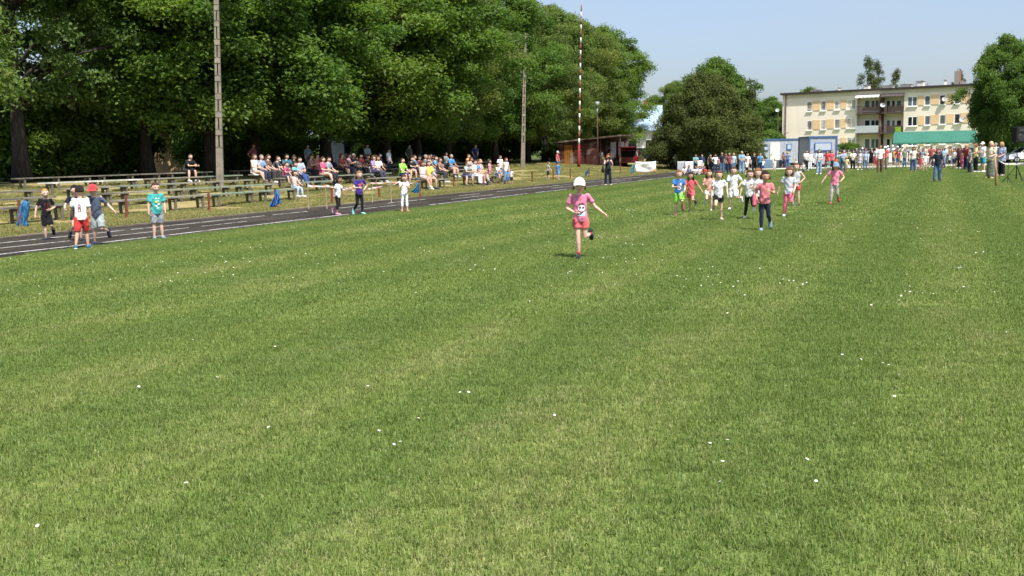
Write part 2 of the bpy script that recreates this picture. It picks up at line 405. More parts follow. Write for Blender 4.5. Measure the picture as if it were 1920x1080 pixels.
def scatter(cell, y0, y1, first, n):
    yy = y0
    while yy < y1:
        half = .53 * yy + 2.2; xx = -half
        while xx < half:
            px, py = xx + r.uniform(-.12, .12) * cell, yy + r.uniform(-.12, .12) * cell
            if st(px, py)[1] < T_IN - .35 - (cell * .45 if cell > 1 else .2):
                pos.append((px, py, 0.0)); rot.append(r.randrange(4) * math.pi / 2 + r.uniform(-.25, .25)); idx.append(first + r.randrange(n))
            xx += cell
        yy += cell
scatter(.52, 2.4, 10.2, 0, 4); scatter(1.04, 10.3, 24.5, 4, 3); scatter(2.1, 25, 84, 7, 3)
# the strip beside the track gets small patches so that the edge stays true
yy = 14.0
while yy < 70:
    for k in range(4):
        px, py = xy(yy, T_IN - .55 - k * .5)
        if py > 9: pos.append((px, py, 0.0)); rot.append(r.uniform(0, 6)); idx.append(r.randrange(4) if yy < 34 else 4 + r.randrange(3) if k else r.randrange(4))
    yy += .5
me = bpy.data.meshes.new('grass'); me.from_pydata(pos, [], [])
me.attributes.new('rot', 'FLOAT', 'POINT').data.foreach_set('value', rot); me.attributes.new('idx', 'INT', 'POINT').data.foreach_set('value', idx)
go = link('grass', me); tag(go, 'short mown green grass covering the field', 'grass', kind='stuff')
ng = bpy.data.node_groups.new('grass_scatter', 'GeometryNodeTree')
ng.interface.new_socket('Geometry', in_out='INPUT', socket_type='NodeSocketGeometry'); ng.interface.new_socket('Geometry', in_out='OUTPUT', socket_type='NodeSocketGeometry')
gi = ng.nodes.new('NodeGroupInput'); gout = ng.nodes.new('NodeGroupOutput'); ip = ng.nodes.new('GeometryNodeInstanceOnPoints')
ci = ng.nodes.new('GeometryNodeCollectionInfo'); ci.inputs['Collection'].default_value = gcol; ci.inputs['Separate Children'].default_value = True; ci.inputs['Reset Children'].default_value = True
na = ng.nodes.new('GeometryNodeInputNamedAttribute'); na.data_type = 'FLOAT'; na.inputs[0].default_value = 'rot'
nb_ = ng.nodes.new('GeometryNodeInputNamedAttribute'); nb_.data_type = 'INT'; nb_.inputs[0].default_value = 'idx'
cx = ng.nodes.new('ShaderNodeCombineXYZ')
L = ng.links.new
L(gi.outputs[0], ip.inputs['Points']); L(ci.outputs[0], ip.inputs['Instance']); ip.inputs['Pick Instance'].default_value = True
L(nb_.outputs[0], ip.inputs['Instance Index']); L(na.outputs[0], cx.inputs[2]); L(cx.outputs[0], ip.inputs['Rotation']); L(ip.outputs[0], gout.inputs[0])
go.modifiers.new('scatter', 'NODES').node_group = ng

# rough grass on the bank, taller at the foot of posts and along the track edge
m_rough = m_blade.copy(); m_rough.name = 'bank_blade'
tN = NT(m_rough); mixn = [n for n in tN.n if n.bl_idname == 'ShaderNodeMix'][0]
mixn.inputs[6].default_value = (.19, .19, .06, 1); mixn.inputs[7].default_value = (.40, .33, .14, 1)
bp = grass_patch('bank_tuft', 77, 1.2, 2600, .006, .03, .085, .3); bp.data.materials.clear(); bp.data.materials.append(m_rough)
bcol = bpy.data.collections.new('bank_tufts'); bcol.objects.link(bp)
pos = []; rot = []
r = random.Random(9)
for i in range(1500):
    s_, t_ = r.uniform(10, 95), BANK + .2 + 12 * r.random() ** 1.3
    if r.random() < .25: t_ = T_OUT + r.uniform(.35, 1.0)
    px, py = xy(s_, t_)
    if px > -py * .55 - 2: pos.append((px, py, hz(px, py) - .004)); rot.append(r.uniform(0, 6.28))
me = bpy.data.meshes.new('bank_grass'); me.from_pydata(pos, [], []); me.attributes.new('rot', 'FLOAT', 'POINT').data.foreach_set('value', rot)
me.attributes.new('idx', 'INT', 'POINT').data.foreach_set('value', [0] * len(pos))
go = link('bank_grass', me); tag(go, 'dry rough grass on the bank between the benches', 'grass', kind='stuff')
ng2 = ng.copy(); [n for n in ng2.nodes if n.bl_idname == 'GeometryNodeCollectionInfo'][0].inputs['Collection'].default_value = bcol
go.modifiers.new('scatter', 'NODES').node_group = ng2

# daisies
def daisy(mb, px, py, rr, r):
    c = Vector((px, py, rr[1])); tilt = Matrix.Rotation(r.uniform(-.5, .5), 3, 'X') @ Matrix.Rotation(r.uniform(-.5, .5), 3, 'Y')
    n = 10; vs = [c]
    for k in range(n):
        a = 2 * math.pi * k / n; q = rr[0] * (1 if k % 2 else .78); vs.append(c + tilt @ Vector((q * math.cos(a), q * math.sin(a), .003)))
    mb.mi = 0; mb.add(vs, [(0, 1 + k, 1 + (k + 1) % n) for k in range(n)])
    mb.mi = 1; mb.add([c + tilt @ Vector((rr[0] * .34 * math.cos(a), rr[0] * .34 * math.sin(a), .006)) for a in [i * math.pi / 3 for i in range(6)]], [tuple(range(6))])
mb = MB(); r = random.Random(21)
near = [(1331, 845), (1333, 859), (1355, 880), (1332, 895), (1332, 912), (1350, 919), (1513, 876), (1525, 893), (1521, 911), (1519, 919), (1530, 918), (1364, 839), (848, 748), (863, 747), (879, 747), (711, 821), (785, 797), (739, 847), (751, 842), (72, 1003), (337, 921), (350, 921), (504, 814), (690, 735), (68, 764), (1472, 735), (1476, 727), (1579, 675), (1614, 684), (1618, 667), (1655, 691), (1666, 695), (1686, 714), (1677, 755), (1763, 707), (1887, 632), (362, 646), (516, 659), (1040, 791), (980, 808), (261, 736), (408, 718), (804, 581), (1697, 553), (1706, 554), (1793, 554), (1398, 543), (1488, 533), (1496, 534), (1832, 537), (1292, 530), (410, 544), (260, 560), (120, 700)]
for q in near:
    h = hit(*q); daisy(mb, h[0], h[1], (r.uniform(.009, .012), .044), r)
cl = []
for k in range(120): cl.append((r.uniform(0, 1900), r.uniform(352, 560), r.randrange(2, 9), r.uniform(.2, 1.1)))
cl += [(1150, 392, 26, 1.1), (1180, 396, 30, 1.2), (1120, 400, 16, .9), (1060, 512, 9, .4), (320, 518, 14, .8), (75, 553, 6, .3), (1300, 400, 14, .8), (1240, 395, 16, 1.0), (1345, 422, 8, .4), (930, 400, 12, 1.2), (400, 515, 9, .6), (700, 430, 8, 1.0)]
for px, py, n, spread in cl:
    h = hit(px, py)
    for i in range(n):
        qx, qy = h[0] + r.gauss(0, spread), h[1] + r.gauss(0, spread * 1.4)
        if st(qx, qy)[1] < T_IN - .6 and qy > 10: daisy(mb, qx, qy, (r.uniform(.008, .012), .044), r)
tag(mb.obj('daisies', [mat('#f4f4f0', 'cloth'), mat('#d9a520', 'plain')]), 'small white daisies scattered in the grass', 'flowers', kind='stuff')

# ------------------------------------------------------------------ trees
def leaves_mesh(name, C, Rr, nl, lsize, aspect, seed, material, flat=.7, upbias=.35, droop=.2, tipup=0.0):
    """leaf-sized folded faces filling ellipsoidal clumps; C centres, Rr radii, nl leaves per clump"""
    r = np.random.default_rng(seed); n = len(C)
    cnt = np.maximum(20, (nl * (Rr / Rr.mean()) ** 2).astype(int)); ci = np.repeat(np.arange(n), cnt); M = len(ci)
    d = r.normal(size=(M, 3)); d /= np.linalg.norm(d, axis=1)[:, None]
    d[:, 2] = np.where((d[:, 2] < -.25) & (r.random(M) < .6), -d[:, 2], d[:, 2])
    rad = r.random(M) ** .45 * np.where(r.random(M) < .12, r.uniform(1.0, 1.35, M), 1)
    lump = 1 + .28 * np.sin(d[:, 0] * 5 + ci) * np.sin(d[:, 1] * 4 + ci * 1.7)
    p = C[ci] + d * (rad * Rr[ci] * lump)[:, None] * np.array([1, 1, flat])
    nrm = d * .55 + r.normal(size=(M, 3)) * .55 + np.array([0, 0, upbias]); nrm /= np.linalg.norm(nrm, axis=1)[:, None]
    ax = r.normal(size=(M, 3)) + np.array([0, 0, -droop + tipup]) + d * .6; ax -= nrm * (ax * nrm).sum(1)[:, None]; ax /= np.linalg.norm(ax, axis=1)[:, None] + 1e-9
    bx = np.cross(nrm, ax); L = lsize * r.uniform(.65, 1.35, M); W = L * aspect
    a = p - ax * (L * .5)[:, None]; e = p + ax * (L * .5)[:, None] - nrm * (L * .12)[:, None]
    l = p + bx * (W * .5)[:, None] + nrm * (W * .18)[:, None]; q = p - bx * (W * .5)[:, None] + nrm * (W * .18)[:, None]
    V = np.stack([a, l, e, q], 1).reshape(-1, 3).astype(np.float32)
    me = bpy.data.meshes.new(name); me.vertices.add(4 * M); me.vertices.foreach_set('co', V.ravel())
    base = np.arange(M)[:, None] * 4; tri = np.concatenate([base + np.array([0, 1, 2]), base + np.array([0, 2, 3])], 1).reshape(-1)
    me.loops.add(6 * M); me.loops.foreach_set('vertex_index', tri.astype(np.int32))
    me.polygons.add(2 * M); me.polygons.foreach_set('loop_start', np.arange(0, 6 * M, 3, dtype=np.int32))
    me.update(calc_edges=True); me.materials.append(material)
    tn = np.ones((M, 4)); tn[:, 0] = np.clip(r.random(n)[ci] * .6 + r.random(M) * .5 - .05, 0, 1); tn[:, 1] = (r.random(M) < .12) * r.random(M) + .3 * (r.random(n) < .15)[ci]
    tint_attr(me, np.repeat(tn, 4, 0)); return me
def crown_points(seed, n, z0, z1, R, prof, rmin, rmax, inner=.45):
    r = np.random.default_rng(seed); C = []; Rr = []
    while len(C) < n:
        f = r.random(); q = prof(f)
        if r.random() > q: continue
        a = r.uniform(0, 2 * math.pi); k = inner + (1 - inner) * r.random() ** .6
        wob = 1 + .22 * math.sin(a * 3 + seed) * math.sin(f * 7 + seed * 2) + .12 * math.sin(a * 5 + seed * 3)
        cr = r.uniform(rmin, rmax); rr = max(0, R * q * k * wob - cr * .35)
        C.append((rr * math.cos(a), rr * math.sin(a), z0 + (z1 - z0) * f)); Rr.append(cr)
    return np.array(C), np.array(Rr)
def wood_mesh(name, seed, H, r0, C, nlimb, zfork, material, lean=(0, 0)):
    r = random.Random(seed); mb = MB(); top = H * .8
    px = [(lean[0] * f + .25 * math.sin(f * 5 + seed) * f, lean[1] * f + .22 * math.cos(f * 4 + seed) * f, top * f) for f in [i / 10 for i in range(11)]]
    mb.tube(px, [r0 * (1.35 if i == 0 else 1.0) * (1 - .88 * (i / 10) ** .8) + .02 for i in range(11)], 9)
    for k in range(nlimb):
        c = Vector(C[r.randrange(len(C))]); zb = max(zfork, min(c.z - .25 * math.hypot(c.x, c.y) - r.uniform(.3, 1.2), top * .93)); f = zb / top
        b = Vector((lean[0] * f, lean[1] * f, zb)); rb = r0 * (1 - .8 * f) * .5
        mid = b.lerp(c, .5) + Vector((r.uniform(-.4, .4), r.uniform(-.4, .4), r.uniform(.2, .8)))
        mb.tube([b, b.lerp(mid, .55) + Vector((0, 0, .15)), mid, c], [rb, rb * .75, rb * .5, .025], 6)
        for j in range(2):
            e = c + Vector((r.uniform(-1, 1), r.uniform(-1, 1), r.uniform(-.3, .9))) * 1.1
            mb.tube([mid, mid.lerp(e, .5) + Vector((0, 0, .2)), e], [rb * .4, rb * .28, .015], 5)
    return mb.mesh(name, [material], True)
LEAF = {
 'maple': leafmat('leaf_maple', (.046, .104, .020), (.140, .238, .048), .5),
 'ash': leafmat('leaf_ash', (.055, .104, .030), (.170, .236, .072), .48),
 'oak': leafmat('leaf_oak', (.056, .112, .032), (.165, .250, .070), .5),
 'thuja': leafmat('leaf_thuja', (.034, .056, .014), (.098, .135, .036), .2, .75),
 'birch': leafmat('leaf_birch', (.05, .075, .028), (.12, .15, .06), .32)}
BARK = mat((.045, .038, .03), 'bark')
round_prof = lambda f: max(.05, math.sin(math.pi * min(1, (f * .88 + .14))) ** .55)
tall_prof = lambda f: max(.05, math.sin(math.pi * min(1, f * .80 + .18)) ** .6)
KINDS = {}
def tree_kind(key, seed, H, R, z0, ncl, nl, ls, asp, leaf, prof=round_prof, rmin=.8, rmax=1.5, r0=.3, nlimb=26, flat=.65, inner=.4, droop=.25, tipup=0.0):
    C, Rr = crown_points(seed, ncl, z0, H - .7, R, prof, rmin, rmax, inner)
    KINDS[key] = (leaves_mesh('crown', C, Rr, nl, ls, asp, seed, LEAF[leaf], flat, .35, droop, tipup), wood_mesh('trunk', seed, H, r0, C, nlimb, z0 * .85, BARK))
tree_kind('a', 1, 16.5, 6.3, 2.4, 205, 620, .195, .62, 'maple')
tree_kind('b', 2, 17.0, 6.0, 2.3, 200, 620, .19, .60, 'maple', tall_prof)
tree_kind('c', 3, 16.0, 6.2, 2.2, 205, 620, .19, .50, 'ash')
tree_kind('d', 4, 15.5, 5.6, 2.4, 185, 600, .19, .55, 'oak', tall_prof, rmin=.7, rmax=1.25)
tree_kind('e', 5, 17.5, 5.0, 3.6, 54, 480, .19, .6, 'oak', tall_prof, rmin=.7, rmax=1.3, r0=.34, nlimb=34, inner=.3)
tree_kind('shrub', 6, 3.4, 2.3, .35, 60, 260, .2, .5, 'maple', rmin=.45, rmax=.85, r0=.07, nlimb=14)
tree_kind('thuja', 7, 8.9, 4.6, .25, 360, 420, .18, .34, 'thuja', lambda f: max(.05, (1 - max(0, f - .28) ** 1.75 * 1.55) * (.90 + .1 * min(1, f / .28))), .45, .9, .3, 8, .9, .72, -.4, .9)
tree_kind('birch', 8, 19, 2.9, 6, 60, 190, .24, .55, 'birch', tall_prof, .5, .95, .18, 30, 1.25, .2, .7)
tree_kind('broad', 9, 14, 6.0, 2.0, 200, 520, .23, .6, 'maple', rmin=.9, rmax=1.5)
tree_kind('spruce', 10, 9, 1.9, .6, 90, 150, .22, .3, 'thuja', lambda f: max(.05, 1 - f), .35, .7, .12, 10, .7, .5)
def tree(name, kind, X, Y, sc_, label, group=None, z=None, rot=None, sx=1.0):
    root = thing(name, label, 'tree' if name.endswith('tree') else 'shrub', (X, Y, hz(X, Y) if z is None else z), rnd.uniform(0, 6.28) if rot is None else rot, group)
    root.scale = (sc_ * sx, sc_ * sx, sc_)
    cr, tr_ = KINDS[kind]; link('crown', cr, root); link('trunk', tr_, root); return root
ROW = 'trees in the row behind the benches'
for s_, t_, k, q, lab in [
    (26.0, 34.0, 'e', 1.0, 'leafy tree reaching in at the left edge of the photo'),
    (31.3, 35.2, 'e', .95, 'tree at far left whose trunk stands left of the white bench end'),
    (35.8, 36.8, 'e', 1.0, 'open crowned tree with sky showing through, above the white painted bench'),
    (38.4, 35.0, 'e', .92, 'tree with dark leaning trunk left of the tan house wall'),
    (40.3, 32.7, 'b', .98, 'tree whose trunk hides behind the near concrete pole'),
    (44.6, 33.4, 'a', 1.0, 'dense tree above the woman in white tank top'),
    (50.0, 32.5, 'b', 1.0, 'broad tree above the woman in coral dress'),
    (57.0, 32.5, 'a', 1.02, 'broad tree above the woman in lilac top'),
    (64.5, 34.2, 'c', 1.04, 'tree above the spectator in wine red sweater'),
    (72.0, 35.5, 'a', .98, 'tree above the bald man in bright blue tee'),
    (80.0, 35.0, 'b', .96, 'tree above the woman in white vest on the bank'),
    (88.0, 35.2, 'c', .95, 'greyish green tree straight behind the far concrete pole'),
    (96.0, 36.5, 'd', 1.0, 'tree behind the boy in grey shirt on the bank'),
    (104.0, 37.0, 'c', 1.0, 'tree just left of the striped mast'),
    (112.0, 38.0, 'd', 1.02, 'tree directly behind the striped mast'),
    (117.0, 37.0, 'a', .96, 'tree rising over the brown shed roof'),
    (121.0, 41.5, 'd', .98, 'farthest tree of the long row, set back behind the mast')]:
    X, Y = xy(s_, t_); tree('broadleaf_tree', k, X, Y, q, lab, ROW, sx=1.2 if 40 < s_ < 60 else 1.0)
BACK = 'trees in the second row'
for i, (s_, t_, k, q) in enumerate([(51.5, 47, 'b', .95), (61, 49.5, 'c', 1.02), (66, 45, 'b', 1.05), (78, 46, 'a', 1.0), (90, 47, 'b', 1.0), (103, 48, 'a', 1.0), (116, 50, 'b', 1.0)]):
    X, Y = xy(s_, t_)
    tree('broadleaf_tree', k, X, Y, q, ['tree of the second row behind the ' + w_ for w_ in ('leaning trunk', 'near concrete pole', 'woman in dusty rose vest', 'woman in plain blue jeans', 'man in grey teal', 'person standing in navy', 'woman in white vest')][i], BACK)
r = random.Random(5)
SH = ['at the far left edge', 'below the leftmost tree', 'left of the white painted bench end', 'behind the white painted bench', 'with pale leaf fans left of the leaning trunk', 'behind the boys on the track', 'behind the woman in white tank top', 'behind the light blue shirt man', 'behind the near concrete pole', 'behind the magenta tee child', 'left of the white house wall', 'between the white house walls', 'behind the bright blue shirts', 'behind the orange shirt spectator', 'left of the far concrete pole', 'right of the far concrete pole', 'behind the brown shed', 'tall and dense left of the leaning trunk', 'between the two leftmost trunks', 'deep behind the white painted bench']
for i, (s_, t_) in enumerate([(34, 39.8), (36, 40.5), (35.2, 38.6), (40.5, 41.5), (41, 40.2), (38.5, 41), (52, 40.5), (54.5, 41.5), (52, 42), (59, 43), (62, 44), (74, 43), (80, 42), (88, 41), (96, 40.5), (98, 36), (107, 34.8), (39, 39.5), (35.6, 37.6), (41.5, 43)]):
    X, Y = xy(s_, t_); tree('leafy_shrub', 'shrub', X, Y, r.uniform(.85, 1.25) * (1.2 if i in (0, 1, 3, 17, 19) else 1), 'leafy green undergrowth shrub ' + SH[i], 'shrubs under the tree row')
p = hit(1330, 320.5); tree('thuja_tree', 'thuja', p[0] + .55, p[1] + 5.2, 1.0, 'huge rounded dark evergreen behind the start crowd', rot=1.0)
for x, y, Y, k, q, nm, lab in [
    (1342, 102, 104, 'broad', None, 'broadleaf_tree', 'round tree top showing above the huge evergreen'),
    (1266, 148, 152, 'd', None, 'broadleaf_tree', 'paler tree between the long tree row and the evergreen'),
    (1408, 138, 100, 'spruce', None, 'spruce_tree', 'narrow pointed spruce at the right of the evergreen'),
    (1448, 178, 185, 'broad', None, 'broadleaf_tree', 'distant tree left of the apartment block'),
    (1518, 160, 215, 'broad', None, 'broadleaf_tree', 'round tree rising behind the apartment block roof at left'),
    (1565, 168, 225, 'a', None, 'broadleaf_tree', 'low tree top just above the roof, left of the roof vents'),
    (1628, 104, 190, 'birch', None, 'birch_tree', 'taller birch left behind the apartment block roof'),
    (1645, 112, 195, 'birch', None, 'birch_tree', 'birch beside the tallest birch behind the roof'),
    (1682, 128, 200, 'birch', None, 'birch_tree', 'thin airy birch behind the middle of the roof'),
    (1728, 152, 205, 'birch', None, 'birch_tree', 'small birch tip behind the roof, right of the others'),
    (1800, 130, 190, 'birch', None, 'birch_tree', 'birch tip beside the big tree at right'),
    (1887, 58, 99, 'broad', None, 'broadleaf_tree', 'big dark tree at the right end of the apartment block'),
    (1950, 120, 104, 'broad', None, 'broadleaf_tree', 'dark tree at the right edge of the photo')]:
    top = at_y(x, y, Y); h = top.z; H0 = {'broad': 14.0, 'd': 15.5, 'spruce': 9.0, 'birch': 19.0, 'a': 16.5}[k]
    tree(nm, k, top.x, Y, h / (H0 + .1), lab, 'trees around the apartment block', 0.0, sx=.75 if (x == 1887) else .95 if k == 'broad' else 1.0)
X = at_y(1588, 280, 122); tree('leafy_shrub', 'shrub', X.x, 122, .8, 'young bright tree beside the blue trimmed cabin', z=0.0)
for i, (x, Y) in enumerate([(1452, 160), (1440, 150), (1890, 120), (1930, 118)]):
    X = at_y(x, 280, Y); tree('leafy_shrub', 'shrub', X.x, Y, 1.5, ['dark shrub left of the apartment block corner', 'dark shrub right behind the evergreen', 'shrub under the big right tree', 'shrub behind the loudspeaker'][i], 'shrubs in the background', 0.0)
r = random.Random(15)
mbC = []
# a far belt of woodland that closes the horizon
CC = []; RR = []
for i in range(420):
    a = r.uniform(-.75, .8); D = r.uniform(330, 420); CC.append((D * math.sin(a), D * math.cos(a), r.uniform(1, 8.5))); RR.append(r.uniform(3, 5))
belt = link('distant_woodland', leaves_mesh('woodland', np.array(CC), np.array(RR), 130, 1.3, .6, 3, LEAF['oak'])); tag(belt, 'far belt of woodland on the horizon', 'woodland', kind='stuff')

# ------------------------------------------------------------------ buildings
CREAM = mat('#efe3d2', 'plaster'); OCHRE = mat('#e6c49a', 'plaster'); WHITE = mat('#eeeeea', 'plain'); DARK = mat('#2b2726', 'plain'); GLASS = mat('#2a3138', 'glass'); CURT = mat('#6a747e', 'glass')
P0 = at_y(1466, 280, 156); P1 = at_y(1800, 280, 141); P0.z = P1.z = 0
DIR = (P1 - P0).normalized(); ANG = math.atan2(DIR.y, DIR.x); NRM = Vector((DIR.y, -DIR.x, 0))
blk = thing('apartment_block', 'three storey cream apartment block with flat dark roof edge', 'building', P0, ANG)
def fac(x, y, off=0.0):                          # photo point on the facade plane -> (along, up)
    d = Vector(ray(x, y)); o = Vector((0, 0, CAMH)); k = (P0 + NRM * off - o).dot(NRM) / d.dot(NRM); p = o + d * k - P0
    return p.dot(DIR), p.z
ZE = 9.75; LEN = 36.0
bay0 = fac(1607, 200)[0]; bay1 = fac(1695, 200)[0]; bayc = fac(1652.5, 200)[0]
mb = MB(); mb.box((0, .0, 0), (bay0, 11, ZE)).box((bay1, 0, 0), (LEN, 11, ZE)).box((bay0, 1.15, 0), (bay1, 11, ZE)); mb.obj('wall', CREAM, blk)
mb = MB(); mb.box((-.25, -.45, ZE), (LEN + .25, 11.3, ZE + .30)); roof = mb.obj('roof', mat('#3a3230', 'metal'), blk)
mb = MB(); mb.box((0, -.06, ZE - .55), (LEN, -.003, ZE - .002)); mb.obj('cornice', mat('#d8ccb8', 'plaster'), blk)
def win(x0, x1, y0, y1, two=False, dark=False, off=0.0, par=blk, rec=.16):
    (a, zt), (b_, zb) = fac((x0), y0, -off), fac((x1), y1, -off); y_ = off
    W = mat('#f3f3f0', 'plain')
    fr = MB(); t_ = .08
    fr.box((a, y_ - .01, zb), (a + t_, y_ + .05, zt)).box((b_ - t_, y_ - .01, zb), (b_, y_ + .05, zt)).box((a, y_ - .009, zb), (b_, y_ + .049, zb + t_)).box((a, y_ - .009, zt - t_), (b_, y_ + .049, zt))
    if two: fr.box(((a + b_) / 2 - .06, y_ - .008, zb), ((a + b_) / 2 + .06, y_ + .048, zt))
    w = fr.obj('window', W, par)
    p = MB(); p.box((a + .02, y_ + .0, zb + .02), (b_ - .02, y_ + .02, zt - .02)); p.obj('pane', GLASS if dark else CURT, w)
    s_ = MB(); s_.box((a - .08, y_ - .16, zb - .10), (b_ + .08, y_ + .03, zb)); s_.obj('sill', W, w)
# reveal: the wall is thickened around the windows by proud ochre panels between them
def panel(x0, x1, y0, y1):
    (a, zt), (b_, zb) = fac(x0, y0), fac(x1, y1); m = MB(); m.box((a, -.055, zb), (b_, .002, zt)); m.obj('facade_panel', OCHRE, blk)
rows = [[(1513, 1522.5, 191, 209), (1539, 1548.5, 189.5, 207.5), (1565, 1575, 188, 206), (1588, 1604.5, 187, 205)], [(1702, 1719.5, 181.5, 199), (1734, 1744, 179.5, 197.5), (1762, 1772.5, 178, 196), (1789.5, 1800, 176, 194.5), (1820, 1831, 174, 193)]]
for dy in (0, 35.3, 70.6):
    for gi_, g_ in enumerate(rows):
        sh = dy * (1.0 if gi_ == 0 else 1.055)
        for i, (a, b_, c_, d_) in enumerate(g_):
            win(a, b_, c_ + sh, d_ + sh, two=(b_ - a > 13), dark=(i + gi_ + int(dy)) % 3 == 0)
            if i: q = g_[i - 1]; panel(q[1] + 1.3, a - 1.3, c_ + sh + .3, d_ + sh - .6)
for k, zf in enumerate([fac(1607, 250)[1], fac(1607, 213)[1]]):
    for j, (a, b_) in enumerate([(bay0, bayc - .1), (bayc + .1, bay1)]):
        m = MB(); m.box((a, -.55, zf - .16), (b_, 1.14, zf)); m.obj('balcony_slab', mat('#5b504a', 'concrete'), blk)
        bal = MB()
        if k == 0 and j == 0:
            bal.box((a + .03, -.55, zf + .04), (b_ - .03, -.51, zf + 1.05)); bo = bal.obj('balcony_rail', mat('#cfd4d8', 'sheet'), blk)
        else:
            bal.box((a + .03, -.55, zf + .98), (b_ - .03, -.50, zf + 1.03))
            n = int((b_ - a) / .16)
            for q in range(n): bal.box((a + .03 + q * .16, -.53, zf), (a + .05 + q * .16, -.51, zf + .98))
            bo = bal.obj('balcony_rail', mat('#6d4334', 'metal'), blk)
            m = MB(); m.box((a + .5, 1.0, zf), (b_ - .4, 1.04, zf + .9)); m.obj('balcony_panel', mat('#a99a8a', 'plaster'), blk)
for dy in (0, 37, 72):
    for x0, x1 in ((1621, 1631), (1633, 1648), (1662, 1669), (1672, 1678), (1681, 1690)):
        win(x0, x1, 188 + dy, 208 + dy + (4 if x1 - x0 < 8 else 0), two=(x1 - x0 > 12), dark=(x0 + dy) % 2 == 0, off=1.13)
for a, b_, c_, zz in ((bay0 - .1, bayc - .15, '#dcdad6', fac(1607, 184)[1]), (bayc + .1, bay1 + .05, '#5a5554', fac(1655, 182)[1])):
    m = MB(); n = 12
    for q in range(n):
        x0 = a + (b_ - a) * q / n; x1 = a + (b_ - a) * (q + 1) / n; dz = .1 if q % 2 else 0
        m.add([(x0, -.1, zz + .42), (x1, -.1, zz + .42), (x1, -.95, zz - dz), (x0, -.95, zz - dz), (x0, -.1, zz + .45), (x1, -.1, zz + .45), (x1, -.95, zz + .03), (x0, -.95, zz + .03)], [(0, 1, 2, 3), (7, 6, 5, 4), (2, 1, 5, 6), (0, 3, 7, 4), (3, 2, 6, 7), (1, 0, 4, 5)])
    m.obj('balcony_awning', mat(c_, 'sheet'), blk)
m = MB(); m.box((bayc - .1, -.6, 0), (bayc + .1, 1.14, ZE - .55)); m.obj('balcony_divider', mat('#5a3a2e', 'wood'), blk)
m = MB(); m.tube([(.55, -.12, 0), (.55, -.12, ZE)], .07, 8); m.obj('downpipe', mat('#5b3a2a', 'metal'), blk)
m = MB(); m.box((bay1 - .9, -.75, fac(1690, 247)[1]), (bay1 - .2, -.56, fac(1690, 238)[1])); m.obj('planter', mat('#8fbf3a', 'sheet'), blk)
def dish(x, y, rr, off, par):
    a, z = fac(x, y); m = MB(); M = Matrix.Rotation(math.radians(62), 3, 'X') @ Matrix.Rotation(0.35, 3, 'Y')
    rings = []
    for f in (0.05, .4, .75, 1.0): rings.append((Vector((a, -off, z)) + M @ Vector((0, 0, .12 * f * f - .12)) * rr * 2, M @ Vector((rr * f, 0, 0)), M @ Vector((0, rr * f, 0))))
    m.loft(rings[::-1] + [(c_ - M @ Vector((0, 0, .02)), ax, ay) for c_, ax, ay in rings], 18, False)
    m.tube([(a, -off, z - .1), (a, 0, z - .25)], .03, 6); m.obj('satellite_dish', mat('#9ea1a4', 'metal'), par, True)
dish(1658.5, 197, .37, .8, blk); dish(1772, 186, .34, .35, blk); dish(1805, 224, .36, .4, blk)
dish(1459, 206.5, .3, .3, blk)
a_, z_ = fac(1459, 206.5); m = MB(); m.tube([(a_, 0, -.2), (a_, 0, z_)], .06, 8); m.obj('dish_pole', mat('#6a5a54', 'metal'), blk)
for x0, x1, y0, y1, dp, mt in [(1482, 1511, 172, 180, 6, 'plaster'), (1547, 1555, 168, 176, 4, 'plaster'), (1596, 1612, 163, 173, 4, 'plaster'), (1627, 1655, 164, 172, 5, 'plaster'), (1659, 1690, 162, 170, 5, 'plaster'), (1697, 1716, 156, 167, 4, 'plaster'), (1754, 1761, 154, 163, 3, 'plaster')]:
    (a, zt), (b_, _) = fac(x0, y0), fac(x1, y1); a += dp * .15; m = MB(); m.box((a, dp, ZE + .3), (b_, dp + 1.1, zt + .35)); ch = m.obj('chimney', mat('#e4ddd0', 'plaster'), roof)
    m = MB(); m.box((a - .08, dp - .08, zt + .352), (b_ + .08, dp + 1.18, zt + .45)); m.obj('chimney_cap', mat('#8d8580', 'concrete'), roof)
for x0, x1, y0 in ((1768, 1777.5, 138), (1777.8, 1782, 156)):
    (a, zt), (b_, _) = fac(x0, y0), fac(x1, y0); m = MB(); m.box((a + .6, 4, ZE + .3), (b_ + .6, 5, zt + .5)); m.obj('brick_chimney', mat('#9a5a45', 'brick'), roof)
for x, y in ((1700, 148), (1706, 150), (1632, 152), (1722, 152)):
    a, z = fac(x, y); m = MB(); m.tube([(a, 5, ZE + .3), (a, 5, z)], .03, 5)
    for q in range(3): m.bar((a - .4, 5, z - .2 - q * .22), (a + .4, 5, z - .2 - q * .22), .03)
    m.obj('aerial', mat('#6a6a6c', 'metal'), roof)

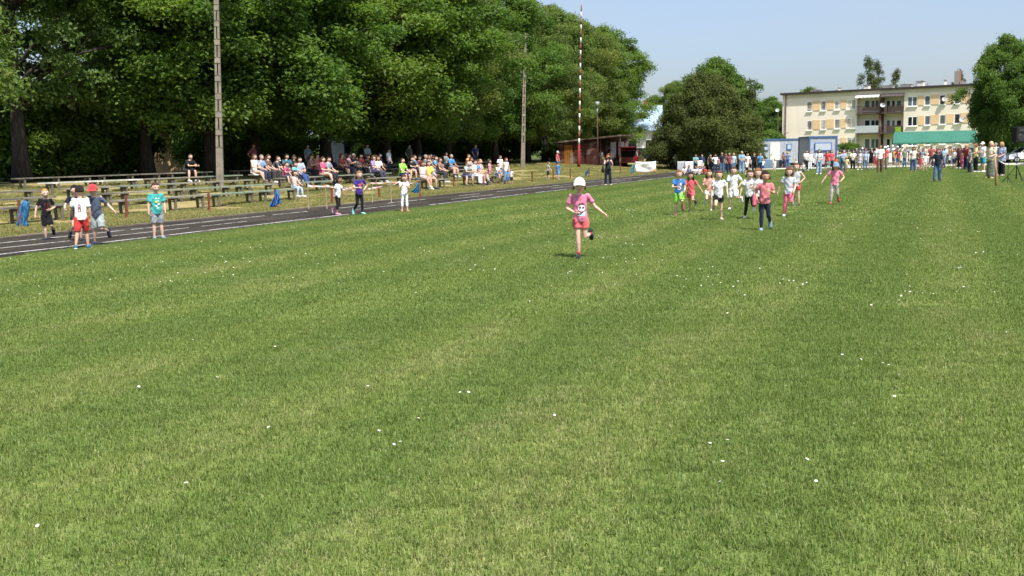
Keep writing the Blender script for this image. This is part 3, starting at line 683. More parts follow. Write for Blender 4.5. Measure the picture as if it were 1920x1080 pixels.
def house(name, label, x0, x1, ytop, Y, depth, zw, wall, roofc, ridge, rot=0.0):
    a = at_y(x0, ytop, Y); b_ = at_y(x1, ytop, Y); w = (b_.x - a.x); base = hz((a.x + b_.x) / 2, Y)
    h = thing(name, label, 'house', ((a.x + b_.x) / 2, Y, base), rot)
    m = MB(); m.box((-w / 2, 0, 0), (w / 2, depth, zw)); m.obj('wall', mat(wall, 'plaster'), h)
    m = MB(); e = .5; th = .14
    for s_ in (0, 1):
        y0, y1 = (-e, depth / 2) if s_ == 0 else (depth + e, depth / 2); z0, z1 = zw - .15, zw + ridge
        vs = [(-w / 2 - e, y0, z0), (w / 2 + e, y0, z0), (w / 2 + e, y1, z1), (-w / 2 - e, y1, z1)]
        m.add(vs + [(p[0], p[1], p[2] + th) for p in vs], [(0, 3, 2, 1), (4, 5, 6, 7), (0, 1, 5, 4), (1, 2, 6, 5), (2, 3, 7, 6), (3, 0, 4, 7)])
    m.obj('roof', mat(roofc, 'brick' if roofc == '#b5512f' else 'metal'), h)
    m = MB()
    for sx in (-1, 1): m.add([(sx * (w / 2 - .02), 0, zw), (sx * (w / 2 - .02), depth, zw), (sx * (w / 2 - .02), depth / 2, zw + ridge - .1)], [(0, 1, 2)])
    m.obj('gable', mat(wall, 'plaster'), h)
    for q in ((-.28, .22) if wall != '#d9b98a' else ()):
        m = MB(); m.box((w * q - .6, -.06, 1.0), (w * q + .6, .02, 2.3)); wi = m.obj('window', mat('#e8e8e4', 'plain'), h)
        m = MB(); m.box((w * q - .5, -.08, 1.1), (w * q + .5, -.061, 2.2)); m.obj('pane', GLASS, wi)
    m = MB(); m.box((w * .05, depth * .55, zw + ridge * .6), (w * .05 + .6, depth * .55 + .6, zw + ridge + .8)); m.obj('chimney', mat('#8c4c38', 'brick'), h)
    return h
house('house', 'tan house with orange tiled roof glimpsed behind the left trees', 288, 376, 270, 68, 8, 2.5, '#d9b98a', '#b5512f', 1.5)
house('house', 'white walled house glimpsed behind the benches in the middle', 615, 800, 270, 92, 9, 3.2, '#f2f0ea', '#6a5044', 3.0)
house('house', 'brown house with orange roof glimpsed behind the spectator in orange shirt', 825, 905, 270, 112, 8, 2.8, '#a5835f', '#b5512f', 2.8)
house('house', 'pale house with light blue metal roof between the two tree masses', 1172, 1236, 262, 125, 9, 3.4, '#d8dade', '#93a8ba', 3.0, -.12)

# brown shed
c = hit(1122, 311); shed = thing('wooden_shed', 'dark brown flat roofed wooden shed on the bank with covered porch', 'shed', c)
sl_ = at_y(1047, 300, c[1] + 1.5); fx = Vector((sl_.x - c[0], 1.5, 0)); wS = fx.length; shed.rotation_euler = (0, 0, math.atan2(-fx.y, -fx.x)); SB = mat('#4b2620', 'wood', grain=(.5, 5, 5)); SB2 = mat('#3d1f1b', 'wood', grain=(.5, 5, 5))
zl, zr = 2.05, 2.45
m = MB(); m.add([(-wS, 0, -.3), (0, 0, -.3), (0, 4, -.3), (-wS, 4, -.3), (-wS, 0, zl), (0, 0, zr), (0, 4, zr), (-wS, 4, zl)], [(0, 3, 2, 1), (4, 5, 6, 7), (0, 1, 5, 4), (1, 2, 6, 5), (2, 3, 7, 6), (3, 0, 4, 7)]); m.obj('wall', SB2, shed)
def shed_x(px): return (at_y(px, 300, c[1] + .7).x - c[0]) * 1.03
seams = [-wS + .02, -wS * .86, -wS * .60, -wS * .40, -wS * .2, -.04]
for i in range(5):
    for z0, z1 in ((.02, .95), (.99, 1.95 + .05 * i)):
        if i == 1 and True: continue
        m = MB(); m.box((seams[i] + .02, -.045, z0), (seams[i + 1] - .02, -.003, z1)); m.obj('wall_panel', SB, shed)
m = MB(); m.box((seams[1] + .05, -.06, .05), (seams[2] - .15, -.004, 1.9)); d_ = m.obj('door', mat('#8a5a1c', 'wood', grain=(6, 6, .5)), shed)
m = MB(); m.box((seams[2] - .35, -.11, .9), (seams[2] - .25, -.061, 1.05)); m.obj('handle', mat('#777777', 'metal'), d_)
m = MB()
vs = [(-wS - .3, -.35, zl + .02), (2.15, -.35, zr + .12), (2.15, 4.3, zr + .12), (-wS - .3, 4.3, zl + .02)]
m.add(vs + [(p[0], p[1], p[2] + .13) for p in vs], [(0, 3, 2, 1), (4, 5, 6, 7), (0, 1, 5, 4), (1, 2, 6, 5), (2, 3, 7, 6), (3, 0, 4, 7)]); m.obj('roof', mat('#54463a', 'wood'), shed)
for px_ in (.15, 1.95):
    m = MB(); m.box((px_, .02, -.2), (px_ + .1, .12, zr + .1)); m.obj('porch_post', SB, shed)
for q in (.5, 1.25):
    m = MB(); m.box((q, 2.0, .7), (q + .5, 2.05, 2.1)); m.obj('window', mat('#c9d3da', 'plain'), shed)
m = MB(); m.box((.02, 2.06, -.2), (2.05, 2.2, zr)); m.obj('porch_wall', SB2, shed)

# grey cabins with blue trim
BLUE = mat('#41618c', 'metal'); CAB = mat('#a3a9b2', 'metal')
def cabin(label, p, w, d, h, rot, openings):
    o = thing('site_cabin', label, 'cabin', p, rot, 'grey site cabins with blue trim')
    m = MB(); m.box((.06, .06, .25), (w - .06, d - .06, h - .15));
    m.obj('wall', CAB, o)
    m = MB(); m.box((0, 0, h - .16), (w, d, h)); m.obj('roof_trim', BLUE, o)
    m = MB(); m.box((0.02, .02, .12), (w - .02, d - .02, .26)); m.obj('base_shade', mat('#262a33', 'metal'), o)  # dark strip below the walls paints the shadow beneath the cabin
    for cx_, cy_ in ((0, 0), (w - .14, 0), (0, d - .14), (w - .14, d - .14)):
        m = MB(); m.box((cx_, cy_, .262), (cx_ + .14, cy_ + .14, h - .162)); m.obj('corner_post', BLUE, o)
    for kind, a, b_, z0, z1 in openings:
        m = MB(); m.box((a, -.03, z0), (b_, .034, z1)); fo = m.obj(kind, mat('#3d6aa8' if kind == 'window' else '#ece8d6', 'metal'), o)
        if kind == 'window': m = MB(); m.box((a + .08, -.045, z0 + .08), (b_ - .08, -.031, z1 - .08)); m.obj('pane', mat('#aeb8c0', 'plain'), fo)
        else: m = MB(); m.box((a + .08, -.07, 1.1), (a + .2, -.031, 1.18)); m.obj('handle', mat('#666666', 'metal'), fo)
    for q in (.3, w - .5):
        m = MB(); m.box((q, .3, 0), (q + .3, d - .3, .118)); m.obj('footing', mat('#8a8a86', 'concrete'), o)
pA = at_y(1425, 300, 106); pA.z = 0; wA = at_y(1502, 300, 106).x - pA.x
cabin('grey cabin with cream door, half hidden by the evergreen', pA, wA, 2.5, 2.75, 0, [('door', 1.05, 2.0, .3, 2.35), ('window', .35, .85, 1.55, 2.15), ('window', 2.75, 3.25, 1.6, 2.2)])
pB = at_y(1516, 300, 92); pB.z = 0; wB = at_y(1568, 300, 92).x - pB.x
cabin('grey cabin standing end on with one wide window', pB, wB, 6.0, 2.78, -.12, [('window', wB * .2, wB * .8, 1.45, 2.2)])

# green market canopy
q0 = at_y(1672, 270, 124); q1 = at_y(1830, 270, 120); W_ = (q1 - q0).length
can = thing('market_canopy', 'long green fabric market canopy in front of the apartment block', 'canopy', (q0.x, q0.y, 0), math.atan2(q1.y - q0.y, q1.x - q0.x))
ztop, zbot = at_y(1672, 248, 125).z, at_y(1677, 268, 122).z
m = MB(); n = 26
for i in range(n + 1):
    f = i / n; sag = .05 * math.sin(f * math.pi * 6); m.v += [(W_ * f * .97 + .1, 1.6, ztop), (W_ * f * .99 + .15, .3, (ztop + zbot) / 2 - .06 + sag), (W_ * f * 1.0 + .2, -.7, zbot + sag * .3), (W_ * f * 1.0 + .2, -.72, zbot - .16 - .04 * (i % 2)), (W_ * f * .97 + .1, 4.0, zbot + .1)]
    if i:
        a = 5 * i; b_ = a - 5
        for u_ in range(3): m.f.append((b_ + u_, a + u_, a + u_ + 1, b_ + u_ + 1)); m.m.append(0)
        m.f.append((a, b_, b_ + 4, a + 4)); m.m.append(0)
for a in (0, 5 * n): m.f.append((a, a + 1, a + 2, a + 4)); m.m.append(0)
o = m.obj('canopy_cloth', mat('#3f7a68', 'sheet'), can); so_ = o.modifiers.new('thick', 'SOLIDIFY'); so_.thickness = .03
for f in (.02, .26, .5, .74, .98):
    m = MB(); m.tube([(W_ * f + .15, -.62, 0), (W_ * f + .15, -.62, zbot)], .04, 6); m.obj('post', mat('#d8d8d6', 'metal'), can)

# ------------------------------------------------------------------ cars
def car(label, x, Y, rot, col, L=4.2, Wd=1.75, Hh=1.48, hatch=False):
    p = at_y(x, 290, Y); o = thing('parked_car', label, 'car', (p.x, Y, hz(p.x, Y)), rot, 'cars parked behind the crowd')
    paint = mat(col, 'carpaint'); gl = mat('#1b2328', 'glass')
    prof = [(-L / 2, .35), (-L / 2, .75), (-L / 2 + .12, .92), (L / 2 - 1.25, .98), (L / 2 - .1, .80), (L / 2, .6), (L / 2, .32)] if not hatch else [(-L / 2, .35), (-L / 2, .9), (L / 2 - 1.25, .98), (L / 2 - .1, .80), (L / 2, .6), (L / 2, .32)]
    m = MB(); rings = []
    for yy, k in ((-Wd / 2, .95), (-Wd / 2 + .06, 1.0), (Wd / 2 - .06, 1.0), (Wd / 2, .95)): rings.append([(px_ * (k + .01), yy, .6 + (pz - .6) * k) for px_, pz in prof])
    n = len(prof)
    for i, rg in enumerate(rings):
        m.v += rg
        if i:
            for k in range(n): m.f.append(((i - 1) * n + k, (i - 1) * n + (k + 1) % n, i * n + (k + 1) % n, i * n + k)); m.m.append(0)
    m.f.append(tuple(range(n))[::-1]); m.f.append(tuple(3 * n + k for k in range(n))); m.m += [0, 0]
    bevel(m.obj('body', paint, o), .05)
    cab = [(-L / 2 + .15, .93), (-L / 2 + .5, Hh), (L / 2 - 1.95, Hh), (L / 2 - 1.2, .96)]
    m = MB()
    for yy, s_ in ((-Wd / 2 + .08, 0), (-Wd / 2 + .22, 1), (Wd / 2 - .22, 1), (Wd / 2 - .08, 0)): pass
    b0 = [(cab[0][0], sy * (Wd / 2 - .06), .93) for sy in (-1, 1)] + [(cab[3][0], sy * (Wd / 2 - .06), .96) for sy in (1, -1)]
    t0 = [(cab[1][0], sy * (Wd / 2 - .2), Hh - .04) for sy in (-1, 1)] + [(cab[2][0], sy * (Wd / 2 - .2), Hh - .04) for sy in (1, -1)]
    m.add(b0 + t0, [(0, 4, 5, 1), (1, 5, 6, 2), (2, 6, 7, 3), (3, 7, 4, 0), (4, 7, 6, 5)]); m.obj('greenhouse', gl, o)
    m = MB(); m.add([(v[0] * 1.01, v[1] * 1.02, Hh - .045) for v in t0] + [(v[0] * .96, v[1] * .95, Hh) for v in t0], [(0, 1, 5, 4), (1, 2, 6, 5), (2, 3, 7, 6), (3, 0, 4, 7), (4, 5, 6, 7), (3, 2, 1, 0)])
    for a, b_ in zip(b0, t0): m.bar(a, b_, .07)
    for i in (0, 2):
        mb_ = [(b0[i][k] * .5 + b0[(i + 1) % 4][k] * .5) for k in range(3)]
    for sy in (-1, 1): m.bar((-.1, sy * (Wd / 2 - .055), .94), (-.15, sy * (Wd / 2 - .19), Hh - .03), .07)
    m.obj('roof', paint, o)
    for wx in (-L / 2 + .75, L / 2 - .8):
        for sy in (-1, 1):
            m = MB(); m.tube([(wx, sy * (Wd / 2 - .2), .31), (wx, sy * (Wd / 2 + .01), .31)], .31, 14, up=(0, 0, 1)); w = m.obj('wheel', mat('#16161a', 'plain'), o)
            m = MB(); m.tube([(wx, sy * (Wd / 2), .31), (wx, sy * (Wd / 2 + .025), .31)], .19, 10, up=(0, 0, 1)); m.obj('rim', mat('#a8abb0', 'metal'), w)
    for sy in (-1, 1):
        m = MB(); m.box((L / 2 - .12, sy * .62 - .18, .62), (L / 2 + .02, sy * .62 + .18, .74)); m.obj('headlight', mat('#dfe6ea', 'glass'), o)
        m = MB(); m.box((-L / 2 - .03, sy * .68 - .1, .72), (-L / 2 + .06, sy * .68 + .1, .95)); m.obj('tail_light', mat('#9a1414', 'glass'), o)
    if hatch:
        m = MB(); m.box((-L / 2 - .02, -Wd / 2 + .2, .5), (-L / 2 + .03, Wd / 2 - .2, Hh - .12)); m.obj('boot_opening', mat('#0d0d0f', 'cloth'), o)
        m = MB(); a = Vector((-L / 2 + .45, 0, Hh)); b_ = Vector((-L / 2 - .75, 0, Hh + .28)); m.bar(a, b_, Wd - .25, .07); m.obj('tailgate', paint, o)
    return o
p = hit(1181, 314)
car('red estate car with its tailgate raised, beside the brown shed', 1184, 93, math.radians(75), '#5c1018', hatch=True)
car('dark grey car parked beside the red estate car', 1202, 108, math.radians(200), '#23292f')
car('dark green car right of the end on cabin', 1594, 112, math.radians(5), '#16352c')
car('black car behind the woman in the patterned dress', 1618, 108, math.radians(186), '#20262c', Hh=1.6)
car('silver car under the green canopy', 1772, 117, math.radians(190), '#b9c2c8')
car('dark car under the right end of the canopy', 1815, 118, math.radians(190), '#3a454c')
car('white car at the right edge behind the loudspeaker', 1922, 98, math.radians(184), '#e6eaee')

# ------------------------------------------------------------------ benches
SEAT = {'green': mat('#7c8f7c', 'wood'), 'grey': mat('#8b8878', 'wood'), 'white': mat('#d8d8d0', 'wood'), 'dark': mat('#67635a', 'wood')}
LEGM = mat('#6a655c', 'concrete')
ROWS = [22.2, 24.3, 26.4, 28.7, 31.0]
def bench_meshes(Lb, col):
    pl = []
    for k in (0, 1):
        m = MB(); m.box((-.17 + k * .175, -Lb / 2, .405), (-.005 + k * .175, Lb / 2, .45)); pl.append(m.mesh('plank', [SEAT[col]]))
    m = MB()
    m.add([(-.12, -.035, 0), (-.06, -.035, 0), (-.06, .035, 0), (-.12, .035, 0), (-.15, -.035, .40), (-.08, -.035, .40), (-.08, .035, .40), (-.15, .035, .40)], [(0, 3, 2, 1), (4, 5, 6, 7), (0, 1, 5, 4), (1, 2, 6, 5), (2, 3, 7, 6), (3, 0, 4, 7)])
    m.add([(.09, -.035, 0), (.15, -.035, 0), (.15, .035, 0), (.09, .035, 0), (.08, -.035, .40), (.15, -.035, .40), (.15, .035, .40), (.08, .035, .40)], [(0, 3, 2, 1), (4, 5, 6, 7), (0, 1, 5, 4), (1, 2, 6, 5), (2, 3, 7, 6), (3, 0, 4, 7)])
    m.box((-.12, -.03, .33), (.12, .03, .399))
    return pl, m.mesh('leg', [LEGM])
LEGMESH = None; PLANKS = {}
ORD = ['first', 'second', 'third', 'fourth', 'fifth', 'sixth', 'seventh', 'eighth', 'ninth', 'tenth']
RN = ['front row', 'second row', 'middle row', 'fourth row', 'back row']
BEN = [
 [(17.6, 21.2, 'dark'), (22.9, 24.95, 'grey'), (25.0, 27.0, 'grey'), (27.1, 29.6, 'green'), (29.65, 32.1, 'green'), (42.0, 44.6, 'grey'), (46.6, 49.0, 'grey'), (50.2, 52.2, 'grey')],
 [(19.4, 22.6, 'dark'), (23.8, 25.15, 'dark'), (25.2, 28.45, 'grey'), (28.5, 31.0, 'green'), (31.05, 33.6, 'green'), (35.0, 38.5, 'green'), (41.0, 44.2, 'grey'), (46.0, 48.2, 'grey'), (49.8, 52.0, 'grey')],
 [(21.0, 24.0, 'dark'), (25.0, 27.2, 'grey'), (27.4, 30.45, 'green'), (30.5, 35.0, 'grey'), (36.7, 39.8, 'grey'), (39.9, 43.2, 'green'), (43.3, 46.5, 'green'), (48.4, 51.6, 'grey'), (53.5, 56.4, 'grey')],
 [(26.3, 31.0, 'white'), (31.1, 34.6, 'grey'), (34.7, 37.2, 'green'), (38.0, 42.0, 'grey'), (42.2, 45.8, 'green'), (45.9, 49.6, 'green'), (50.5, 54.2, 'grey'), (55.0, 61.5, 'grey')],
 [(27.2, 31.0, 'dark'), (31.05, 34.9, 'dark'), (35.0, 38.0, 'grey'), (39.6, 43.6, 'dark'), (43.8, 47.8, 'dark'), (48.0, 52.0, 'dark'), (52.2, 56.2, 'dark'), (56.4, 60.6, 'dark'), (61.0, 65.0, 'dark'), (65.2, 69.5, 'dark')]]
SEATS = []
CN = {'green': 'faded green', 'grey': 'weathered grey', 'white': 'white painted', 'dark': 'dark weathered'}
for ri, (t_, lst) in enumerate(zip(ROWS, BEN)):
    for bi, (s0, s1, col) in enumerate(lst):
        Lb = round(s1 - s0, 2); px, py = xy((s0 + s1) / 2, t_)
        o = thing('bench', '%s plank bench, %s from left in the %s' % (CN[col], ORD[bi], RN[ri]), 'bench', (px, py, ht(t_) - .01), -A + rnd.uniform(-.012, .012), 'plank benches on the bank')
        key = (Lb, col)
        if key not in PLANKS: PLANKS[key] = bench_meshes(Lb, col)
        if LEGMESH is None: LEGMESH = PLANKS[key][1]
        for pm in PLANKS[key][0]: link('plank', pm, o)
        nl = 2 if Lb < 3.4 else 3
        for k in range(nl):
            lo = link('leg', LEGMESH, o); lo.location = (0, -Lb / 2 + .35 + (Lb - .7) * k / (nl - 1), 0)
        SEATS.append((ri, s0, s1))

# ------------------------------------------------------------------ poles, posts, flags
CONC = mat('#80796c', 'concrete')
def conc_pole(label, xb, yb, xt, yt, w0, w1):
    b0 = Vector(hit(xb, yb)); tp = at_y(xt, yt, b0.y); H_ = (tp - b0).length
    o = thing('concrete_pole', label, 'pole', b0); o.rotation_euler = (tp - b0).to_track_quat('Z', 'Y').to_euler()
    M = o.rotation_euler.to_matrix(); rz = math.atan2((M @ Vector((1, 0, 0))).y, (M @ Vector((1, 0, 0))).x); o.rotation_euler = (M @ Matrix.Rotation(-rz + .15, 3, 'Z')).to_euler()
    m = MB(); W = lambda z: w0 + (w1 - w0) * z / H_
    def seg(z0, z1, x0, x1, d0=.11, d1=.09):
        a0, a1, b_0, b_1 = x0 * W(z0), x1 * W(z0), x0 * W(z1), x1 * W(z1)
        m.add([(a0, -d0, z0), (a1, -d0, z0), (a1, d0, z0), (a0, d0, z0), (b_0, -d1, z1), (b_1, -d1, z1), (b_1, d1, z1), (b_0, d1, z1)], [(0, 3, 2, 1), (4, 5, 6, 7), (0, 1, 5, 4), (1, 2, 6, 5), (2, 3, 7, 6), (3, 0, 4, 7)])
    seg(-.6, H_ * .19, -.5, .5); z = H_ * .19
    while z < H_ * .80:
        e = min(z + .5, H_ * .82); seg(z, e, -.5, -.11); seg(z, e, .11, .5); seg(e, e + .24, -.5, .5); z = e + .24
    seg(z, H_, -.5, .5); m.obj('shaft', CONC, o)
    m = MB(); m.bar((-.45, 0, H_ - .25), (.45, 0, H_ - .25), .06)
    m.obj('crossarm', mat('#5a5550', 'rust'), o); return tp
pt1 = conc_pole('tall weathered concrete pole among the near benches', 413, 352, 404.5, -55, .30, .17)
pt2 = conc_pole('slotted concrete pole on the far bank, left of the mast', 980, 314, 984.5, 62, .33, .19)
m = MB(); cp = []
for i in range(33):
    f = i / 32; q = pt1.lerp(pt2, f); cp.append((q.x, q.y, q.z - .1 - 4.2 * 4 * f * (1 - f) * .55))
m.tube(cp, .014, 5); tag(m.obj('overhead_cable', mat('#3a3a38', 'plain')), 'thin dark cable sagging between the two concrete poles', 'cable')
b0 = Vector(hit(1085, 314)); tp = at_y(1090, 10, b0.y); ax = tp - b0
mast = thing('striped_mast', 'tall slim red and white striped mast on the bank', 'mast', b0); mast.rotation_euler = ax.to_track_quat('Z', 'Y').to_euler()
H_ = ax.length; zs = [0, H_ * .143]; nb2 = 22
m = MB(); m.tube([(0, 0, -.3), (0, 0, H_ * .07), (0, 0, H_ * .075), (0, 0, H_ * .143)], [.14, .13, .10, .095], 12); m.obj('base_section', mat('#8e1f22', 'rust'), mast, True)
for i in range(nb2):
    z0 = H_ * (.143 + .857 * i / nb2); z1 = H_ * (.143 + .857 * (i + 1) / nb2); r0 = .075 - .03 * i / nb2; r1 = .075 - .03 * (i + 1) / nb2
    m = MB(); m.tube([(0, 0, z0), (0, 0, z1)], [r0, r1], 10); m.obj('band', mat('#d2cdc7', 'metal') if i % 2 == 0 else mat('#84443f', 'rust'), mast, True)
b0 = Vector(hit(1121.5, 312)); tp = at_y(1119.5, 199, b0.y)
lp = thing('lamp_post', 'thin lamp post with a small floodlight beside the shed corner', 'lamp', b0)
m = MB(); m.tube([(0, 0, -.2), tp - b0], [.06, .035], 8); m.obj('post', mat('#5a5048', 'rust'), lp, True)
m = MB(); q = tp - b0; m.tube([q + Vector((0, 0, -.75)), q + Vector((0, 0, -.05))], .085, 10); m.tube([q + Vector((-.02, -.1, -.05)), q + Vector((.02, -.12, .38))], [.12, .2], 10); m.obj('lamp_head', mat('#8f9498', 'metal'), lp, True)
# iron posts at the foot of the bank
POSTM = mat('#7c3a30', 'rust'); posts = []
for i, (x, y0, y1) in enumerate([(38, 375, 428), (237, 366, 412), (392, 362, 398), (517, 353, 392), (622, 352, 383), (711, 347, 372), (787, 338, 371), (850, 333, 352), (906, 330, 352), (998, 321, 342), (1037, 316, 339), (1069, 316, 336), (1104, 315, 333), (1163, 309, 325)]):
    b0 = Vector(hit(x, y1)); h_ = at_y(x, y0, b0.y).z - b0.z
    lb = ['beside the left blue sheet', 'between the white shirt boy and the teal shirt boy', 'right of the teal shirt boy', 'holding the blue sheet in the middle', 'behind the girl in white shirt and black shorts', 'left of the white clad girl', 'holding the torn blue sheet', 'below the bald man in grey shirt', 'below the spectator in blue with white trousers', 'left of the boy in grey shirt', 'between the two boys on the bank', 'left of the mast foot flag', 'holding the flying blue flag', 'left of the white banner'][i]
    o = thing('iron_post', 'short rusty iron post ' + lb, 'post', b0, 0, 'iron posts along the track'); o.rotation_euler = (rnd.uniform(-.02, .02), rnd.uniform(-.02, .02), rnd.uniform(0, 1))
    m = MB(); m.bar((0, 0, -.15), (0, 0, h_), .055, .03); m.bar((.015, 0, -.15), (.015, 0, h_), .02, .07); m.obj('shaft', POSTM, o); posts.append((b0, h_))
def cloth_sheet(name, label, pi, pts, col):
    """pts: outline rows of (photo x, photo y) from the post outward; folded like hanging cloth"""
    b0 = posts[pi][0]; m = MB(); rows_, cols = len(pts), len(pts[0])
    R2 = 14
    for i in range(R2 + 1):
        f = i / R2 * (rows_ - 1); a = min(int(f), rows_ - 2); g_ = f - a
        for j in range(R2 + 1):
            e = j / R2 * (cols - 1); k = min(int(e), cols - 2); h_ = e - k
            def P(u, w): return at_y(*pts[u][w], b0.y)
            q = (P(a, k) * (1 - h_) + P(a, k + 1) * h_) * (1 - g_) + (P(a + 1, k) * (1 - h_) + P(a + 1, k + 1) * h_) * g_
            q.y += .05 + .09 * math.sin(j * 1.5 + i * .35) * min(1, i / 3 + .3) + .03 * math.sin(j * 3.7 + i); m.v.append(tuple(q))
    k = R2 + 1
    for i in range(R2):
        for j in range(R2): m.f.append((i * k + j, i * k + j + 1, (i + 1) * k + j + 1, (i + 1) * k + j)); m.m.append(0)
    o = m.obj(name, mat(col, 'sheet'), None, True); o.modifiers.new('thick', 'SOLIDIFY').thickness = .006
    tag(o, label, 'sheet', 'blue plastic sheets tied to posts')
cloth_sheet('plastic_sheet', 'blue plastic sheet hanging from the leftmost post', 0, [[(38, 378), (45, 376), (52, 379)], [(35, 402), (44, 402), (51, 402)], [(31, 428), (40, 427), (49, 425)]], '#3f7fae')
cloth_sheet('plastic_sheet', 'bright blue triangular plastic sheet by the empty benches', 3, [[(518, 355), (519, 356), (520, 357)], [(512, 372), (517, 373), (525, 374)], [(505, 389), (515, 387), (527, 379)]], '#2f7fd0')
cloth_sheet('plastic_sheet', 'torn light blue plastic sheet behind the white clad girl', 6, [[(782, 343), (785, 342), (787, 341)], [(779, 352), (784, 353), (787, 354)], [(770, 360), (779, 362), (787, 361)]], '#4a9cc8')
cloth_sheet('plastic_sheet', 'teal blue flag blowing left from its post near the mast', 12, [[(1104, 316), (1101, 318), (1098, 322)], [(1103, 321), (1100, 325), (1096, 330)], [(1102, 326), (1098, 332), (1093, 336)]], '#3f93a8')
cloth_sheet('plastic_sheet', 'pale teal sheet beside the white banner', 13, [[(1190, 306), (1187, 308), (1184, 312)], [(1190, 314), (1186, 317), (1182, 319)], [(1189, 323), (1184, 324), (1180, 324)]], '#7fb3bc')
# thin wooden rods carrying barrier tape
rods = []
for i, (x, y0, y1) in enumerate([(579, 347, 391.5), (613, 349, 391.5), (698, 343, 380), (734, 341, 380)]):
    b0 = Vector(hit(x, y1)); h_ = at_y(x, y0, b0.y).z - b0.z
    o = tag(MB().tube([(0, 0, -.15), (rnd.uniform(-.03, .03), 0, h_)], .016, 6).obj('barrier_rod', mat('#b49a86', 'wood', grain=(6, 6, .5))), 'thin wooden barrier rod ' + ['at the left end of the tape', 'left of the girl in black shorts', 'right of the girl in purple', 'left of the white clad girl'][i], 'rod', 'rods carrying barrier tape'); o.location = b0; rods.append(b0 + Vector((0, 0, h_)))
m_tape, t, b = newmat('barrier_tape', .45, .4)
g_ = t.n.new('ShaderNodeTexCoord').outputs['UV']; sp_ = t.n.new('ShaderNodeSeparateXYZ'); t.l.new(g_, sp_.inputs[0])
fr_ = t.math('FRACT', t.math('ADD', t.math('MULTIPLY', sp_.outputs[0], 2.6), t.math('MULTIPLY', sp_.outputs[1], .35)))
t.put(b.inputs['Base Color'], t.mix(t.math('GREATER_THAN', fr_, .5), (.82, .80, .79), (.62, .24, .21)))
def tape(label, pts, w=.04, twist=3.0, material=None):
    pts = [Vector(p) for p in pts]; m = MB(); L_ = 0; uv = []
    seq = []
    for a, b_ in zip(pts, pts[1:]):
        n = max(4, int((b_ - a).length / .12))
        for i in range(n): f = i / n; q = a.lerp(b_, f); q.z -= .12 * 4 * f * (1 - f) * (b_ - a).length / 4; seq.append(q)
    seq.append(pts[-1])
    for i, q in enumerate(seq):
        if i: L_ += (q - seq[i - 1]).length
        ang = math.sin(i * .11 * twist) * 1.2; u_ = Vector((0, math.sin(ang), math.cos(ang))) * w / 2
        m.v += [tuple(q - u_), tuple(q + u_)]; uv += [(L_, 0), (L_, 1)]
        if i: k = 2 * i; m.f.append((k - 2, k, k + 1, k - 1)); m.m.append(0)
    me = m.mesh('barrier_tape', [material or m_tape]); ul = me.uv_layers.new(name='UVMap')
    for lo in me.loops: ul.data[lo.index].uv = uv[lo.vertex_index]
    o = link('barrier_tape', me); o.modifiers.new('thick', 'SOLIDIFY').thickness = .003; return tag(o, label, 'tape')
p787 = posts[6][0] + Vector((0, 0, posts[6][1]))
tape('red and white barrier tape strung behind the running girls', [rods[0], rods[1], rods[2], rods[3], p787])
tape('second twisted barrier tape sagging to the white clad girl', [rods[0] - Vector((0, 0, .03)), rods[1] + Vector((0, .3, 0)), at_y(700, 352, rods[2].y + .3), at_y(734, 346, rods[3].y + .25), at_y(750, 340, rods[3].y + .4)], .06, 5)

def banner(label, x0, x1, y0, y1, Y, sag=True, text=None, col='#eceae6', leg=True):
    a, b_ = at_y(x0, y0, Y), at_y(x1, y0, Y); zb = at_y(x0, y1, Y).z; W = b_.x - a.x; base = max(0, hz(a.x, Y)); Hb = a.z - zb
    o = thing('banner', label, 'banner', (a.x, Y, base), 0.0, 'white banners round the field'); z0 = max(.03, zb - base); m = MB(); nx, nz = 18, 8
    for i in range(nx + 1):
        for j in range(nz + 1):
            f, g2 = i / nx, j / nz; m.v.append((W * f, -.03 - (.06 * math.sin(f * 7 + g2 * 5) * math.sin(math.pi * g2) + .03 * math.sin((f - g2) * 11) * g2 if sag else 0), z0 + Hb * g2 - (.05 * math.sin(f * math.pi) if sag else 0) * g2))
            if i and j: k = i * (nz + 1) + j; m.f.append((k - nz - 2, k - 1, k, k - nz - 1)); m.m.append(0)
    s_ = m.obj('sheet', mat(col, 'sheet'), o, True); s_.modifiers.new('thick', 'SOLIDIFY').thickness = .012
    for f in (.02, .98):
        m = MB(); m.tube([(W * f, 0.03, 0), (W * f, .03, z0 + Hb + .05)], .025, 6); m.obj('post', mat('#8a8680', 'metal'), o)
    if text:
        m = MB()
        for q in range(12):
            x_ = W * (.36 + .027 * q); m.box((x_, -.105, z0 + Hb * .66), (x_ + W * .017, -.1, z0 + Hb * (.74 + .03 * (q % 3 == 0))))
        m.obj('print', mat('#7d8187', 'plain'), o)
        m = MB(); m.add([(W * .86, -.1, z0 + .1), (W * .99, -.1, z0 + .06), (W * .99, -.1, z0 + .45), (W * .95, -.1, z0 + .25)], [(0, 1, 2, 3)]); m.obj('print', mat('#d98a3a', 'plain'), o)
    return o
pb = hit(1210, 325)
banner('wide white sagging banner with grey lettering beside the track end', 1191, 1230, 304, 324.5, pb[1], True, True)
banner('grey board at the left of the seated children', 1270, 1283, 304, 325, 78, False, col='#b9bcc2')
banner('white board behind the navy shirt child', 1284, 1300, 303, 322, 79, False)
banner('white board right of the man in teal polo', 1306, 1317, 301, 322, 79, False)
banner('low blue grey board standing in for a car below the cream cabin door', 1432, 1449, 299, 316, 88, False, col='#7890a6')  # made-up board in place of a half-hidden parked car
banner('low dark grey board standing in for a car below the small cabin window', 1453, 1472, 300, 315, 89, False, col='#5a626c')  # likewise a board added where a second car is half hidden
banner('white fence banner left of the man in white shirt', 1628, 1640, 288, 307, 96, False)
